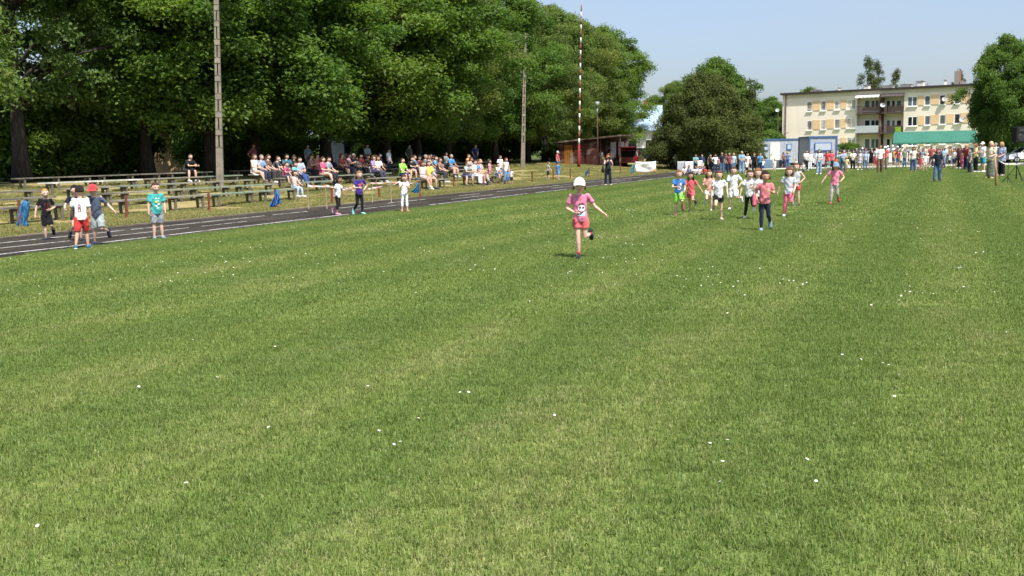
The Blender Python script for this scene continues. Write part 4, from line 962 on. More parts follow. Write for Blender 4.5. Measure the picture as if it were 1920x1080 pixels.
banner('white fence banner right of the man in white shirt', 1650, 1664, 288, 307, 96, False)
banner('wide white fence banner behind the small yellow clad child', 1665.5, 1702, 287, 306, 96, False)
banner('white fence banner behind the navy shirt woman', 1738, 1768, 285, 304, 96, False)

# loudspeaker, stands, marker post
p = Vector(hit(1905, 341)); ls = thing('loudspeaker', 'black loudspeaker raised on its pole at the right edge', 'loudspeaker', p, .25)
BLK = mat('#17181a', 'plain'); z0 = at_y(1905, 267, p.y).z; z1 = at_y(1905, 238, p.y).z
m = MB(); m.add([(-.26, -.2, z0), (.26, -.2, z0), (.18, .22, z0), (-.18, .22, z0), (-.26, -.2, z1), (.26, -.2, z1), (.18, .22, z1), (-.18, .22, z1)], [(0, 3, 2, 1), (4, 5, 6, 7), (0, 1, 5, 4), (1, 2, 6, 5), (2, 3, 7, 6), (3, 0, 4, 7)]); bevel(m.obj('cabinet', BLK, ls), .025)
m = MB(); m.tube([(0, -.205, z0 + .22), (0, -.215, z0 + .22)], [.17, .16], 20, up=(0, 0, 1)); m.obj('woofer', mat('#2a2b2e', 'metal'), ls)
m = MB(); m.box((-.15, -.22, z1 - .22), (.15, -.201, z1 - .08)); m.obj('horn', mat('#303236', 'metal'), ls)
stn = thing('speaker_stand', 'black tripod stand carrying the loudspeaker', 'stand', p, .25)
m = MB(); m.tube([(0, 0, .12), (0, 0, z0)], [.028, .018], 8); m.obj('pole', BLK, stn)
for a in (.4, 2.5, 4.6):
    m = MB(); m.tube([(0, 0, .75), (.55 * math.cos(a), .55 * math.sin(a), .01)], .014, 6); m.tube([(0, 0, .3), (.3 * math.cos(a), .3 * math.sin(a), .34)], .01, 6); m.obj('leg', BLK, stn)
p = Vector(hit(1889, 344)); ms = thing('microphone_stand', 'thin black microphone stand left of the speaker stand', 'stand', p)
m = MB(); m.tube([(0, 0, .03), (0, 0, 1.55)], .012, 6); m.obj('pole', BLK, ms)
m = MB(); m.tube([(-.15, 0, 1.45), (.12, 0, 1.72)], .01, 6); m.ball((.14, 0, 1.76), .045); m.ball((-.16, 0, 1.43), .03); m.obj('boom', BLK, ms)
for a in (.4, 2.5, 4.6):
    m = MB(); m.tube([(0, 0, .3), (.3 * math.cos(a), .3 * math.sin(a), .01)], .01, 6); m.obj('leg', BLK, ms)
b0 = Vector(hit(1868, 349)); o = tag(MB().tube([(0, 0, -.2), (-.02, 0, .55), (-.1, .05, 1.25)], [.05, .045, .04], 8).obj('wooden_post', mat('#a98b6a', 'wood', grain=(6, 6, .5)), None, True), 'crooked pale wooden post beside the woman in long skirt', 'post'); o.location = b0
tp = b0 + Vector((-.1, .05, 1.2))
tape('pale tape tied from the wooden post towards the loudspeaker', [at_y(1848, 290, b0.y + 1.5), tp, at_y(1884, 307, b0.y - .2), at_y(1925, 307, b0.y - 1)], .06, 4, mat('#d9d6d2', 'sheet'))
b0 = Vector(hit(918, 345)); bp_ = thing('backpack', 'black and white backpack lying on the bank below the benches', 'bag', b0, .4)
m = MB(); m.loft([((0, 0, .0), (.24, 0, 0), (0, .15, 0)), ((0, 0, .12), (.26, 0, 0), (0, .17, 0)), ((0, .02, .28), (.18, 0, 0), (0, .11, 0)), ((0, .03, .34), (.06, 0, 0), (0, .05, 0))], 14); m.obj('sack', mat('#26262c', 'cloth'), bp_, True)
m = MB(); m.ball((-.28, -.06, .07), (.13, .1, .08)); m.obj('pouch', mat('#e0e0e0', 'cloth'), bp_, True)
px_ = col_t(626, 31.0); b0 = Vector(px_); o = MB().loft([((0, 0, 0), (.3, 0, 0), (0, .2, 0)), ((0, 0, .15), (.32, 0, 0), (0, .22, 0)), ((.05, 0, .33), (.22, 0, 0), (0, .14, 0)), ((.05, 0, .4), (.05, 0, 0), (0, .05, 0))], 12).obj('jacket_bundle', mat('#4a1d44', 'cloth'), None, True)
o.scale = (.7, .7, .7); o.location = b0 + Vector((0, 0, .44)); tag(o, 'bundled purple jacket lying on the back bench', 'jacket')

# ------------------------------------------------------------------ people
def V3(*a): return Vector(a)
def dirv(p, ab, side):
    p = math.radians(p); ab = math.radians(ab)
    return Vector((side * math.sin(ab), -math.sin(p) * math.cos(ab), -math.cos(p) * math.cos(ab)))
SKINS = {'fair': (.64, .41, .32), 'tan': (.48, .28, .195), 'mid': (.33, .175, .11)}
EYE_W = mat((.7, .68, .65), 'plain'); EYE_D = mat((.035, .022, .015), 'plain'); LIP = mat((.34, .11, .10), 'skin')
def head_surf(d, h):
    x, y, z = d
    w = .385 * (1 - .20 * max(0, -z) ** 1.5 - .04 * max(0, z) ** 3); dp = .445
    X = x * w; Y = y * dp; Z = z * .5
    if y > 0 and z < -.1: Y *= 1 - .45 * min(1, (-z - .1) / .8)
    if y < 0 and z < -.35: Y -= .03 * min(1, (-z - .35) / .4); X *= 1 - .12 * min(1, (-z - .35) / .5)
    if y < 0:
        g = lambda cx, cz, sx, sz: math.exp(-((x - cx) / sx) ** 2 - ((z - cz) / sz) ** 2)
        Y += .062 * (g(-.36, -.02, .2, .13) + g(.36, -.02, .2, .13)) - .095 * g(0, -.27, .12, .13) - .035 * g(0, -.08, .1, .2)
        Y -= .032 * g(0, .17, .55, .09) + .022 * g(0, -.56, .24, .08) - .018 * g(0, -.7, .3, .05) + .03 * g(0, -.86, .28, .14)
        Y -= .018 * (g(-.45, -.3, .2, .2) + g(.45, -.3, .2, .2))
    return Vector((X, Y, Z)) * h
def head_mesh(mb, Mh, h, seg=24, rin=18):
    vs = []; fs = []
    for i in range(rin + 1):
        th = math.pi * i / rin
        for k in range(seg):
            a = 2 * math.pi * k / seg; vs.append(Mh @ head_surf((math.sin(th) * math.cos(a), math.sin(th) * math.sin(a), math.cos(th)), h))
    for i in range(rin):
        for k in range(seg):
            k2 = (k + 1) % seg; fs.append((i * seg + k, (i + 1) * seg + k, (i + 1) * seg + k2, i * seg + k2))
    mb.mi = 0; mb.add(vs, fs); R3 = Mh.to_3x3()
    for s in (-1, 1):
        mb.mi = 0; mb.ball(Mh @ (Vector((s * .385, .02, -.06)) * h), (.035 * h, .07 * h, .11 * h), 8, 6, R3)
        mb.mi = 1; mb.ball(Mh @ (Vector((s * .15, -.352, -.012)) * h), (.066 * h, .030 * h, .036 * h), 8, 6, R3)
        mb.mi = 2; mb.ball(Mh @ (Vector((s * .148, -.374, -.012)) * h), (.046 * h, .030 * h, .040 * h), 8, 6, R3)
        mb.mi = 2; mb.ball(Mh @ (Vector((s * .16, -.405, .075)) * h), (.085 * h, .022 * h, .017 * h), 8, 5, R3)
    mb.mi = 3; mb.ball(Mh @ (Vector((0, -.415, -.265)) * h), (.11 * h, .03 * h, .028 * h), 8, 6, R3); mb.mi = 0
HAIRS = {}
def hair_mesh(style):
    """unit head; face towards -y"""
    if style in HAIRS: return HAIRS[style]
    mb = MB(); seg, rin = 30, 22; vs = []; r = random.Random(len(style) * 7 + ord(style[0])); long_ = style in ('long', 'pony', 'bun', 'bob', 'curly')
    for i in range(rin + 1):
        th = math.pi * i / rin
        for k in range(seg):
            a = 2 * math.pi * k / seg; d = (math.sin(th) * math.cos(a), math.sin(th) * math.sin(a), math.cos(th))
            front = max(0, -d[1]); line = (.40 if style != 'bald' else 1.2) * min(1, max(0, (front - .02) / .5)) ** .6 - (1 - min(1, max(0, (front + .35) / .7))) * (.55 if long_ else .42)
            m = min(1, max(0, (d[2] - line) / .10 + .5))
            th_ = {'short': .07, 'buzz': .035, 'curly': .2, 'bob': .12}.get(style, .09)
            n = .03 * math.sin(a * 7 + th * 5) + .024 * math.sin(a * 15 + 2 * th) + .022 * r.uniform(-1, 1)
            vs.append(head_surf(d, 1.0) * ((1 + th_ + n) * m + .86 * (1 - m)) + Vector((0, .01, .015)) * m)
    fs = [(i * seg + k, (i + 1) * seg + k, (i + 1) * seg + (k + 1) % seg, i * seg + (k + 1) % seg) for i in range(rin) for k in range(seg)]
    mb.add(vs, fs)
    if style in ('long', 'bob', 'curly'):
        L = {'long': -1.25, 'bob': -.62, 'curly': -.8}[style]
        mb.loft([(V3(0, .16, .1), V3(.40, 0, 0), V3(0, .3, 0)), (V3(0, .2, -.3), V3(.44, 0, 0), V3(0, .25, 0)), (V3(0, .27, L * .7), V3(.42, 0, 0), V3(0, .17, 0)), (V3(0, .28, L), V3(.26, 0, 0), V3(0, .08, 0))], 16)
    if style == 'pony':
        mb.tube([(0, .42, .2), (.02, .62, .18), (.05, .74, -.1), (.06, .72, -.5), (.04, .66, -.85)], [.1, .14, .15, .12, .03], 10)
    if style == 'bun': mb.ball((0, .38, .42), (.2, .18, .18))
    if long_:
        for q in range(14):
            a = r.uniform(-.25, 3.4); x, y = .40 * math.cos(a), .42 * math.sin(a) + .03; L = {'long': -1.2, 'curly': -.8, 'bob': -.62}.get(style, -.36) * r.uniform(.7, 1.1); w = r.uniform(-.08, .08)
            mb.tube([(x * .8, y * .8, .3), (x * 1.04, y * 1.02, .02), (x * 1.08 + w, y * 1.05, L * .5), (x * 1.05 + w * 2, y * 1.08, L)], [.04, .05, .045, .015], 5)
    HAIRS[style] = mb.mesh('hair_' + style, [mat((.05, .03, .02), 'hair')], True); return HAIRS[style]
def cap_mesh():
    if 'cap' in HAIRS: return HAIRS['cap']
    mb = MB(); seg, rin = 28, 10; vs = []
    for i in range(rin + 1):
        th = .44 * math.pi * i / rin
        for k in range(seg):
            a = 2 * math.pi * k / seg; d = (math.sin(th) * math.cos(a), math.sin(th) * math.sin(a), math.cos(th)); q = head_surf(d, 1.0) * 1.14; q.z = q.z * 1.0 + .035 - .06 * max(0, d[1]); vs.append(q)
    mb.add(vs, [(i * seg + k, (i + 1) * seg + k, (i + 1) * seg + (k + 1) % seg, i * seg + (k + 1) % seg) for i in range(rin) for k in range(seg)])
    n = 12; vs = []
    for i in range(n + 1):
        a = math.pi * (1.12 + .76 * i / n)
        for rr, dz in ((.40, 0), (.72, -.05 - .10 * abs(math.cos(a)) ** 2)):
            for e in (0, .025): vs.append(V3(math.cos(a) * (.43 if rr < .5 else .46), math.sin(a) * (.46 if rr < .5 else .86), .13 + dz * 1.1 + e))
    fs = []
    for i in range(n):
        a, b_ = 4 * i, 4 * i + 4; fs += [(a, b_, b_ + 2, a + 2), (a + 1, a + 3, b_ + 3, b_ + 1), (a + 2, b_ + 2, b_ + 3, a + 3), (a, a + 1, b_ + 1, b_)]
    mb.add(vs, fs); mb.ball((0, 0, .60), .03, 6, 4)
    HAIRS['cap'] = mb.mesh('cap', [mat('#ffffff', 'cloth')], True); return HAIRS['cap']

class Pose:
    def __init__(s, H=1.25, kid=True, lean=3, side_lean=0, twist=0, legs=((0, 2, -3, 2), (0, 2, -3, 2)), arms=((4, 9, 14, 4), (4, 9, 14, 4)), head=(0, 0), seat=None, fat=1.0, fem=False, foot=(None, None)):
        s.H = H; k = dict(head=.172, neck=.805, hip=.490, knee=.265, ank=.042, sw=.100, hw=.046, ua=.160, fa=.135, hand=.092) if kid else dict(head=.136, neck=.835, hip=.520, knee=.285, ank=.042, sw=.108 if not fem else .098, hw=.047, ua=.170, fa=.143, hand=.100)
        s.k = k; s.kid = kid; s.fat = fat; s.fem = fem; s.hh = k['head'] * H
        hip = V3(0, 0, 0); s.joints = {}
        zmin = 9
        for i, sd in enumerate((-1, 1)):
            tp, tab, sp, sab = legs[i]; a = hip + V3(sd * k['hw'] * H, 0, 0); kn = a + dirv(tp, tab, sd) * (k['hip'] - k['knee']) * H; an = kn + dirv(sp, sab, sd) * (k['knee'] - k['ank']) * H
            fp = foot[i] if foot[i] is not None else (90 if sp > -28 else sp + 90 - 22)
            fd = dirv(fp, 8, sd); up = dirv(fp + 90, 0, sd)
            s.joints['leg', i] = (a, kn, an, fd, up)
            zmin = min(zmin, (an - up * (k['ank'] * H) - fd * .02).z, (an - up * (k['ank'] * H) + fd * .11 * H).z)
        dz = -zmin if seat is None else seat + .052 * H
        for i in (0, 1): a, kn, an, fd, up = s.joints['leg', i]; o = V3(0, 0, dz); s.joints['leg', i] = (a + o, kn + o, an + o, fd, up)
        s.pel = V3(0, 0, dz); sl = (k['neck'] - k['hip']) * H
        lr = math.radians(lean); rr = math.radians(side_lean)
        s.sp = V3(math.sin(rr), -math.sin(lr) * math.cos(rr), math.cos(lr) * math.cos(rr)); s.neck = s.pel + s.sp * sl; s.sl = sl
        tw = math.radians(twist); s.shx = V3(math.cos(tw), math.sin(tw), math.sin(rr) * -.6).normalized(); s.px = V3(1, 0, 0)
        for i, sd in enumerate((-1, 1)):
            up_, uab, fp, fab = arms[i]; a = s.pel + s.sp * sl * .90 + s.shx * sd * k['sw'] * H; e = a + dirv(up_, uab, sd) * k['ua'] * H; w = e + dirv(fp, fab, sd) * k['fa'] * H
            s.joints['arm', i] = (a, e, w, dirv(fp, fab, sd))
        nd = (s.sp + V3(0, 0, 1.2)).normalized(); s.hc = s.neck + nd * s.hh * .14 + V3(0, 0, s.hh * .46) + V3(0, -.10 * s.hh, 0)
        s.Mh = Matrix.Translation(s.hc) @ Matrix.Rotation(math.radians(head[0]), 4, 'Z') @ Matrix.Rotation(math.radians(head[1] + lean * .25), 4, 'X')
        s.top = (s.Mh @ V3(0, 0, s.hh * .55)).z
    def torso(s, mb, rings, grow, base=0.0):
        out = []; F_ = s.fat; H = s.H
        for f, w, d in rings:
            g = min(1, max(0, f)); x = (s.px * (1 - g) + s.shx * g).normalized(); c = s.pel + s.sp * s.sl * f
            y = s.sp.cross(x).normalized(); bel = (F_ - 1) * math.exp(-((f - .3) / .35) ** 2)
            out.append((c - y * 0 + V3(0, -bel * .03 * H, 0), x * (w * H * (1 + bel * .6) * grow + base), y * (d * H * (1 + bel) * grow + base)))
        mb.loft(out, 18)
    def rings(s):
        if s.kid: return [(-.16, .040, .042), (-.06, .074, .060), (.06, .079, .062), (.28, .070, .056), (.55, .080, .060), (.78, .088, .056), (.90, .076, .047), (.98, .040, .036), (1.06, .033, .033), (1.18, .031, .032)]
        if s.fem: return [(-.16, .045, .045), (-.06, .086, .066), (.06, .088, .068), (.32, .070, .056), (.58, .080, .068), (.78, .088, .060), (.91, .074, .045), (.98, .038, .034), (1.08, .030, .030), (1.22, .029, .030)]
        return [(-.16, .045, .045), (-.06, .080, .064), (.06, .083, .066), (.30, .078, .062), (.58, .092, .070), (.78, .102, .066), (.91, .084, .050), (.98, .044, .038), (1.08, .034, .034), (1.22, .033, .034)]
    def leg_r(s): 
        f = .94 if s.kid else 1.0
        return [.050 * f, .047 * f, .037 * f, .031 * f, .0335 * f, .028 * f, .020 * f, .0185 * f]
    def leg_pts(s, i):
        a, kn, an, fd, up = s.joints['leg', i]; b = s.px.cross(kn - a).normalized() * -1
        return [a, a.lerp(kn, .25), a.lerp(kn, .75), kn, kn.lerp(an, .28), kn.lerp(an, .6), kn.lerp(an, .92), an - up * .01 * s.H]
    def raw_body(s):
        mb = MB(); H = s.H; s.torso(mb, s.rings(), .96)
        for i, sd in enumerate((-1, 1)):
            mb.tube(s.leg_pts(i), [r_ * H * (1 + (s.fat - 1) * .4) for r_ in s.leg_r()], 12)
            a, kn, an, fd, up = s.joints['leg', i]; ank = s.k['ank'] * H
            c = an - up * ank * .5; sx = fd.cross(up).normalized()
            mb.loft([(c - fd * .034 * H, sx * .012 * H, up * .012 * H), (c - fd * .022 * H, sx * .021 * H, up * .021 * H), (c + fd * .03 * H, sx * .022 * H, up * .02 * H), (c + fd * .08 * H - up * .004 * H, sx * .026 * H, up * .013 * H), (c + fd * .105 * H - up * .008 * H, sx * .016 * H, up * .008 * H)], 10)
            a, e, w, fdv = s.joints['arm', i]; g = 1 + (s.fat - 1) * .4
            mb.ball(a, .031 * H * g, 10, 7)
            mb.tube([a, a.lerp(e, .35), e, e.lerp(w, .25), w], [.028 * H * g, .025 * H * g, .0205 * H, .021 * H, .0145 * H], 10)
            ax, sd_, nm = s.hand_frame(i); hl = s.k['hand'] * H
            mb.loft([(w - ax * .005, sd_ * .015 * H, nm * .013 * H), (w + ax * hl * .2, sd_ * .021 * H, nm * .0125 * H), (w + ax * hl * .5, sd_ * .024 * H, nm * .012 * H), (w + ax * hl * .56, sd_ * .018 * H, nm * .009 * H)], 10)
        return mb
    def hand_frame(s, i):
        a, e, w, fd = s.joints['arm', i]; sd = (-1, 1)[i]; out = V3(sd, 0, 0); nm = (out - fd * out.dot(fd))
        if nm.length < .2: nm = V3(0, 0, 1) - fd * fd.z
        nm.normalize(); sdv = fd.cross(nm).normalized()
        if sdv.dot(V3(0, -1, .3)) < 0: sdv = -sdv
        return fd, sdv, nm                           # finger axis, towards the thumb, back of the hand
    def fingers(s, mb, curl=.9):
        H = s.H
        for i in (0, 1):
            ax, sdv, nm = s.hand_frame(i); w = s.joints['arm', i][2]; hl = s.k['hand'] * H; r = max(.0062, .0056 * H)
            for q, (off, L) in enumerate(((.75, .44), (.25, .50), (-.25, .46), (-.75, .36))):
                p = w + ax * hl * .50 + sdv * off * .023 * H; L *= hl; d1 = (ax * math.cos(curl * .6) - nm * math.sin(curl * .6)); d2 = (ax * math.cos(curl * 1.7) - nm * math.sin(curl * 1.7)); p2 = p + d1 * L * .5; p3 = p2 + d2 * L * .5
                mb.tube([p - ax * .01, p, p2, p3], [r, r * 1.05, r, r * .75], 6)
            p = w + ax * hl * .14 + sdv * .020 * H; d1 = (ax * .75 + sdv * .65 - nm * .2).normalized(); p2 = p + d1 * hl * .26; d2 = (ax * .9 - nm * .45 * curl + sdv * .1).normalized(); mb.tube([p - d1 * .008, p2, p2 + d2 * hl * .22], [r * 1.25, r * 1.15, r * .8], 6)
    def raw_shirt(s, sleeve, hem=-.10, loose=1.0, collar=.97):
        mb = MB(); H = s.H; rg = []
        base = s.rings()
        def at(f):
            for a, b_ in zip(base, base[1:]):
                if a[0] <= f <= b_[0]: g = (f - a[0]) / (b_[0] - a[0]); return a[1] + (b_[1] - a[1]) * g, a[2] + (b_[2] - a[2]) * g
        fl = [hem, hem + .06, .12, .3, .5, .68, .8, .9, collar]
        for f in fl:
            w, d = at(max(f, -.03)); sag = loose * .007 * max(0, 1 - f * 1.1); rg.append((f, w + .005 + sag + (.002 * math.sin(f * 22)), d + .008 + sag))
        s.torso(mb, rg, 1.0, .004)
        for i in (0, 1):
            a, e, w, fd = s.joints['arm', i]; g = 1 + (s.fat - 1) * .4; inn = a - s.shx * (-1, 1)[i] * .03 * H
            if sleeve <= 0: mb.ball(a - s.shx * (-1, 1)[i] * .012 * H, .034 * H * g, 10, 7); continue
            mb.ball(a, .0345 * H * g, 10, 7)
            if sleeve <= 1: mb.tube([inn, a, a.lerp(e, sleeve * .5), a.lerp(e, sleeve)], [.034 * H * g, .034 * H * g, (.032 + .003 * loose) * H * g, (.032 + .005 * loose) * H * g], 12)
            else: mb.tube([inn, a, e, e.lerp(w, .5), e.lerp(w, .93)], [.036 * H, .036 * H, .028 * H, .025 * H, .021 * H], 12)
        return mb
    def raw_bottom(s, kind):
        """kind: shorts, capri, leggings, trousers, skirt, longskirt, dress"""
        mb = MB(); H = s.H; base = s.rings()
        rg = [(-.15, base[0][1] + .012, base[0][2] + .012), (-.06, base[1][1] + .008, base[1][2] + .009), (.06, base[2][1] + .007, base[2][2] + .008), (.2, .075 + .004 * (not s.kid), .060 + .004 * (not s.kid))]
        if 'skirt' in kind:
            z = {'skirt': .36, 'longskirt': .93}[kind]; L0 = (s.joints['leg', 0][2] + s.joints['leg', 1][2]) * .5; c0 = s.pel; rr = []
            for f, w in ((-.06, .09), (.1, .096), (.3, .108), (z * .7, .115), (z, .125)):
                c = c0.lerp(L0, max(0, f)); rr.append((c, V3(w * H * 1.02, 0, 0), V3(0, w * H * .82, 0)))
            rr.insert(0, (c0 + s.sp * s.sl * .22, V3(.075 * H, 0, 0), V3(0, .062 * H, 0))); mb.loft(rr, 18); return mb
        s.torso(mb, rg, 1.0, .004); lr = s.leg_r(); F_ = 1 + (s.fat - 1) * .4
        for i in (0, 1):
            a, kn, an, fd, up = s.joints['leg', i]; p = s.leg_pts(i)
            if kind in ('shorts', 'longshorts'):
                f = .52 if kind == 'shorts' else .93; q = [a + V3(0, 0, .01), a.lerp(kn, f * .5), a.lerp(kn, f)]; fl = .012 if kind == 'shorts' else .016
                mb.tube(q, [(.052 + fl * .4) * H * F_, (.050 + fl * .7) * H * F_, (.046 + fl - .010 * (f > .8)) * H * F_], 14)
            else:
                ex = .004 if kind in ('leggings', 'capri') else .013; n = 6 if kind == 'capri' else 7
                if kind == 'capri': p = p[:5] + [kn.lerp(an, .55)]; rad = lr[:6]
                else: p = p[:7]; rad = lr[:7]
                if kind == 'trousers': rad = [rad[0], rad[1], rad[2], rad[3] + .004, rad[4] + .001, rad[5] + .006, rad[6] + .012]
                mb.tube(p, [(q + ex) * H * F_ + .003 for q in rad], 13)
        return mb
    def shoe(s, mb, i, grow=1.0):
        a, kn, an, fd, up = s.joints['leg', i]; H = s.H; ank = s.k['ank'] * H; c = an - up * ank * .42; sx = fd.cross(up).normalized()
        mb.mi = 0
        mb.loft([(c - fd * .043 * H + up * .006 * H, sx * .016 * H, up * .018 * H), (c - fd * .030 * H + up * .006 * H, sx * .027 * H, up * .029 * H), (c + fd * .01 * H + up * .006 * H, sx * .028 * H, up * .030 * H), (c + fd * .05 * H, sx * .030 * H, up * .023 * H), (c + fd * .09 * H - up * .004 * H, sx * .031 * H, up * .018 * H), (c + fd * .118 * H - up * .006 * H, sx * .020 * H, up * .012 * H)], 12)
        mb.mi = 1; b = c - up * ank * .58
        mb.loft([(b - fd * .044 * H, sx * .018 * H, up * .009 * H), (b - fd * .02 * H, sx * .028 * H, up * .009 * H), (b + fd * .05 * H, sx * .031 * H, up * .009 * H), (b + fd * .09 * H, sx * .032 * H, up * .009 * H), (b + fd * .122 * H + up * .003 * H, sx * .020 * H, up * .008 * H)], 12); mb.mi = 0

# meshes grown from joined volumes: registered first, fused together in one go
TMP = bpy.data.collections.new('tmp_people'); sc.collection.children.link(TMP); JOBS = []
def fuse(mb, voxel, iters=4):
    me = mb.mesh('raw'); o = bpy.data.objects.new('raw', me); TMP.objects.link(o)
    m = o.modifiers.new('r', 'REMESH'); m.mode = 'VOXEL'; m.voxel_size = voxel
    m = o.modifiers.new('s', 'SMOOTH'); m.factor = .5; m.iterations = iters
    JOBS.append(o); return len(JOBS) - 1
FUSED = []
def run_jobs():
    dg = bpy.context.evaluated_depsgraph_get()
    for o in JOBS[len(FUSED):]:
        ev = o.evaluated_get(dg); me = bpy.data.meshes.new_from_object(ev); me.materials.clear(); FUSED.append(me)
    for o in list(TMP.objects): bpy.data.objects.remove(o)
def wrinkle(me, amt, seed):
    n = len(me.vertices); co = np.empty(n * 3, np.float32); no = np.empty(n * 3, np.float32); me.vertices.foreach_get('co', co); me.vertex_normals.foreach_get('vector', no)
    co = co.reshape(-1, 3); no = no.reshape(-1, 3); x, y, z = co.T
    w = np.sin(z * 40 + x * 30 * np.sin(seed) + np.sin(x * 19 + seed) * 2.4 + y * 14) * .5 + np.sin(x * 44 - z * 26 + seed * 2 + np.sin(y * 30) + np.sin(z * 31)) * .5; w = np.sign(w) * np.abs(w) ** 1.4
    co += no * (w * amt)[:, None]; me.vertices.foreach_set('co', co.ravel()); me.update()
def finish(me, extra, mats, name):
    me.materials.clear()                             # before joining: clearing resets the face indices
    if extra is not None and extra.v:
        bm = bmesh.new(); bm.from_mesh(me); ex = extra.mesh('x'); bm.from_mesh(ex); bm.to_mesh(me); bm.free()
    for m in mats: me.materials.append(m)
    me.shade_smooth(); me.name = name; return me
def hair_obj(style, col, pose, root):
    o = link('hair', hair_mesh(style), root); o.matrix_local = pose.Mh @ Matrix.Scale(pose.hh, 4); o.material_slots[0].link = 'OBJECT'; o.material_slots[0].material = mat(col, 'hair'); return o
def cap_obj(col, pose, root):
    o = link('cap', cap_mesh(), root); o.matrix_local = pose.Mh @ Matrix.Scale(pose.hh, 4); o.material_slots[0].link = 'OBJECT'; o.material_slots[0].material = mat(col, 'cloth'); return o

# ---- the people one can see closely: each with a pose of its own
HERO = []
def hero(x, yfoot, yhead, label, pose, shirt, bottom, shoes, hair, skin='fair', cap=None, face=0.0, group=None, socks=None, prints=(), vox=.0105, extra=None, t_row=None):
    HERO.append(dict(x=x, yf=yfoot, yh=yhead, label=label, pose=pose, shirt=shirt, bottom=bottom, shoes=shoes, hair=hair, skin=skin, cap=cap, face=face, group=group, socks=socks, prints=prints, extra=extra))
    h = HERO[-1]; p = pose; sleeve = shirt[1]
    h['jb'] = fuse(p.raw_body(), vox); h['js'] = fuse(p.raw_shirt(sleeve, *(shirt[2:])), vox, 1); h['jp'] = fuse(p.raw_bottom(bottom[0]), vox, 1)
RUN = 'children running in the race'
def run(sup, lift=(10, 4, -85, 10), plant=(6, 2, -8, 1), arms=((20, 12, 95, -25), (-25, 18, 40, -5)), **kw):
    legs = (plant, lift) if sup == 'R' else (lift, plant); return Pose(legs=legs, arms=arms, **kw)
# lead girl
hero(1089, 485, 333, 'leading girl in white cap, pink top and coral shorts', Pose(legs=((7, -3, -3, -2), (2, 2, -98, 24)), arms=((-8, 22, 62, -42), (2, 34, 16, 50)), lean=4, side_lean=-2, head=(-6, 1), foot=(84, None)), ('#d9759a', .62), ('shorts', '#d9565c'), ('#26262b', '#2a2a30'), ('pony', '#5a3f28'), cap='#f7f7f7', face=4, group=RUN, socks='#b93345', prints=[('face',)], vox=.009)
hero(1272, 404, 318, 'running girl in blue tee and neon green shorts', run('R', (46, 3, -62, 10), (-6, 2, -14, 2), ((22, 16, 92, -35), (5, 12, 55, -12)), lean=8, head=(8, 0)), ('#2b74bd', .6), ('longshorts', '#83d22c'), ('#b0566c', '#7a4a55'), ('bun', '#7a5a3c'), face=8, group=RUN, prints=[('swirl',)])
hero(1295, 398, 322, 'running girl in coral tee and coral shorts with dark hair', run('R', (42, 4, -84, 8), (-10, -2, -10, -4), ((25, 14, 80, -20), (0, 38, 12, 34)), lean=7, head=(-10, 4)), ('#d9525a', .62), ('shorts', '#d8485c'), ('#5b5a66', '#333333'), ('long', '#2a1d18'), 'tan', face=-6, group=RUN)
hero(1329, 396, 318, 'running girl in peach top half hidden behind the black shorts girl', run('L', (38, 2, -78, 6), (-4, 2, -12, 2), ((10, 14, 105, -20), (-20, 10, 60, -10)), lean=5), ('#d99c86', .5), ('shorts', '#e8e4e2'), ('#dcdce0', '#a0a0a0'), ('long', '#6b4a30'), face=0, group=RUN)
hero(1347, 413, 319, 'running girl in white tee and black shorts', run('L', (40, 4, -86, 6), (-4, 2, -12, 1), ((-12, 14, 8, 2), (-8, 22, 30, 6)), lean=6, head=(6, 0)), ('#e6e6ea', .55), ('shorts', '#16171b'), ('#c9a08e', '#9a8070'), ('pony', '#5e3d2a'), face=3, group=RUN, prints=[('lines', '#8a7a86')])
hero(1375, 393, 312, 'running child all in white tee and white shorts', run('R', (30, 6, -80, 28), (2, 4, -8, 4), ((10, 18, 40, -5), (-22, 36, 25, -30)), lean=5), ('#eceef0', .7), ('longshorts', '#e4edf0'), ('#e4e4e8', '#2a3550'), ('short', '#4a3222'), face=-4, group=RUN)
hero(1405, 410, 318, 'running girl in white tee and dark leggings at the left of the pack trio', run('R', (34, 3, -80, 6), (-8, 4, -14, 6), ((-6, 22, 12, 14), (5, 12, 80, -20)), lean=6), ('#e9eaee', .55), ('leggings', '#2a2c34'), ('#e8e8ea', '#bbbbbb'), ('pony', '#4a3020'), face=2, group=RUN, prints=[('lines', '#3a6a8a')])
hero(1420, 412, 315, 'running girl in white tee with pink flower behind the salmon top girl', run('L', (36, 2, -76, 2), (-4, 2, -10, 2), ((8, 14, 95, -20), (-10, 16, 30, 4)), lean=5), ('#eceaee', .55), ('capri', '#c04a6a'), ('#eef0f2', '#cccccc'), ('bob', '#8a5c38'), face=-3, group=RUN, prints=[('flower',)])
hero(1433, 433, 320, 'running girl in salmon top and navy leggings', run('R', (2, 5, -58, 12), (6, 1, -4, 0), ((-16, 16, 40, -5), (12, 18, 118, -38)), lean=4, head=(10, 0)), ('#d8767e', .6), ('leggings', '#222b40'), ('#7f9ab5', '#3a4a60'), ('bun', '#2c1c16'), 'tan', face=6, group=RUN)
hero(1478, 406, 313, 'running girl in grey tee and pink leggings', run('R', (40, 3, -88, 2), (2, 4, -4, 4), ((-14, 24, -6, 20), (14, 10, 40, -12)), lean=5, head=(-4, 4)), ('#bfc4cc', .6), ('leggings', '#ee5a85'), ('#b8d0dc', '#88a0b0'), ('bob', '#6a4228'), face=0, group=RUN)
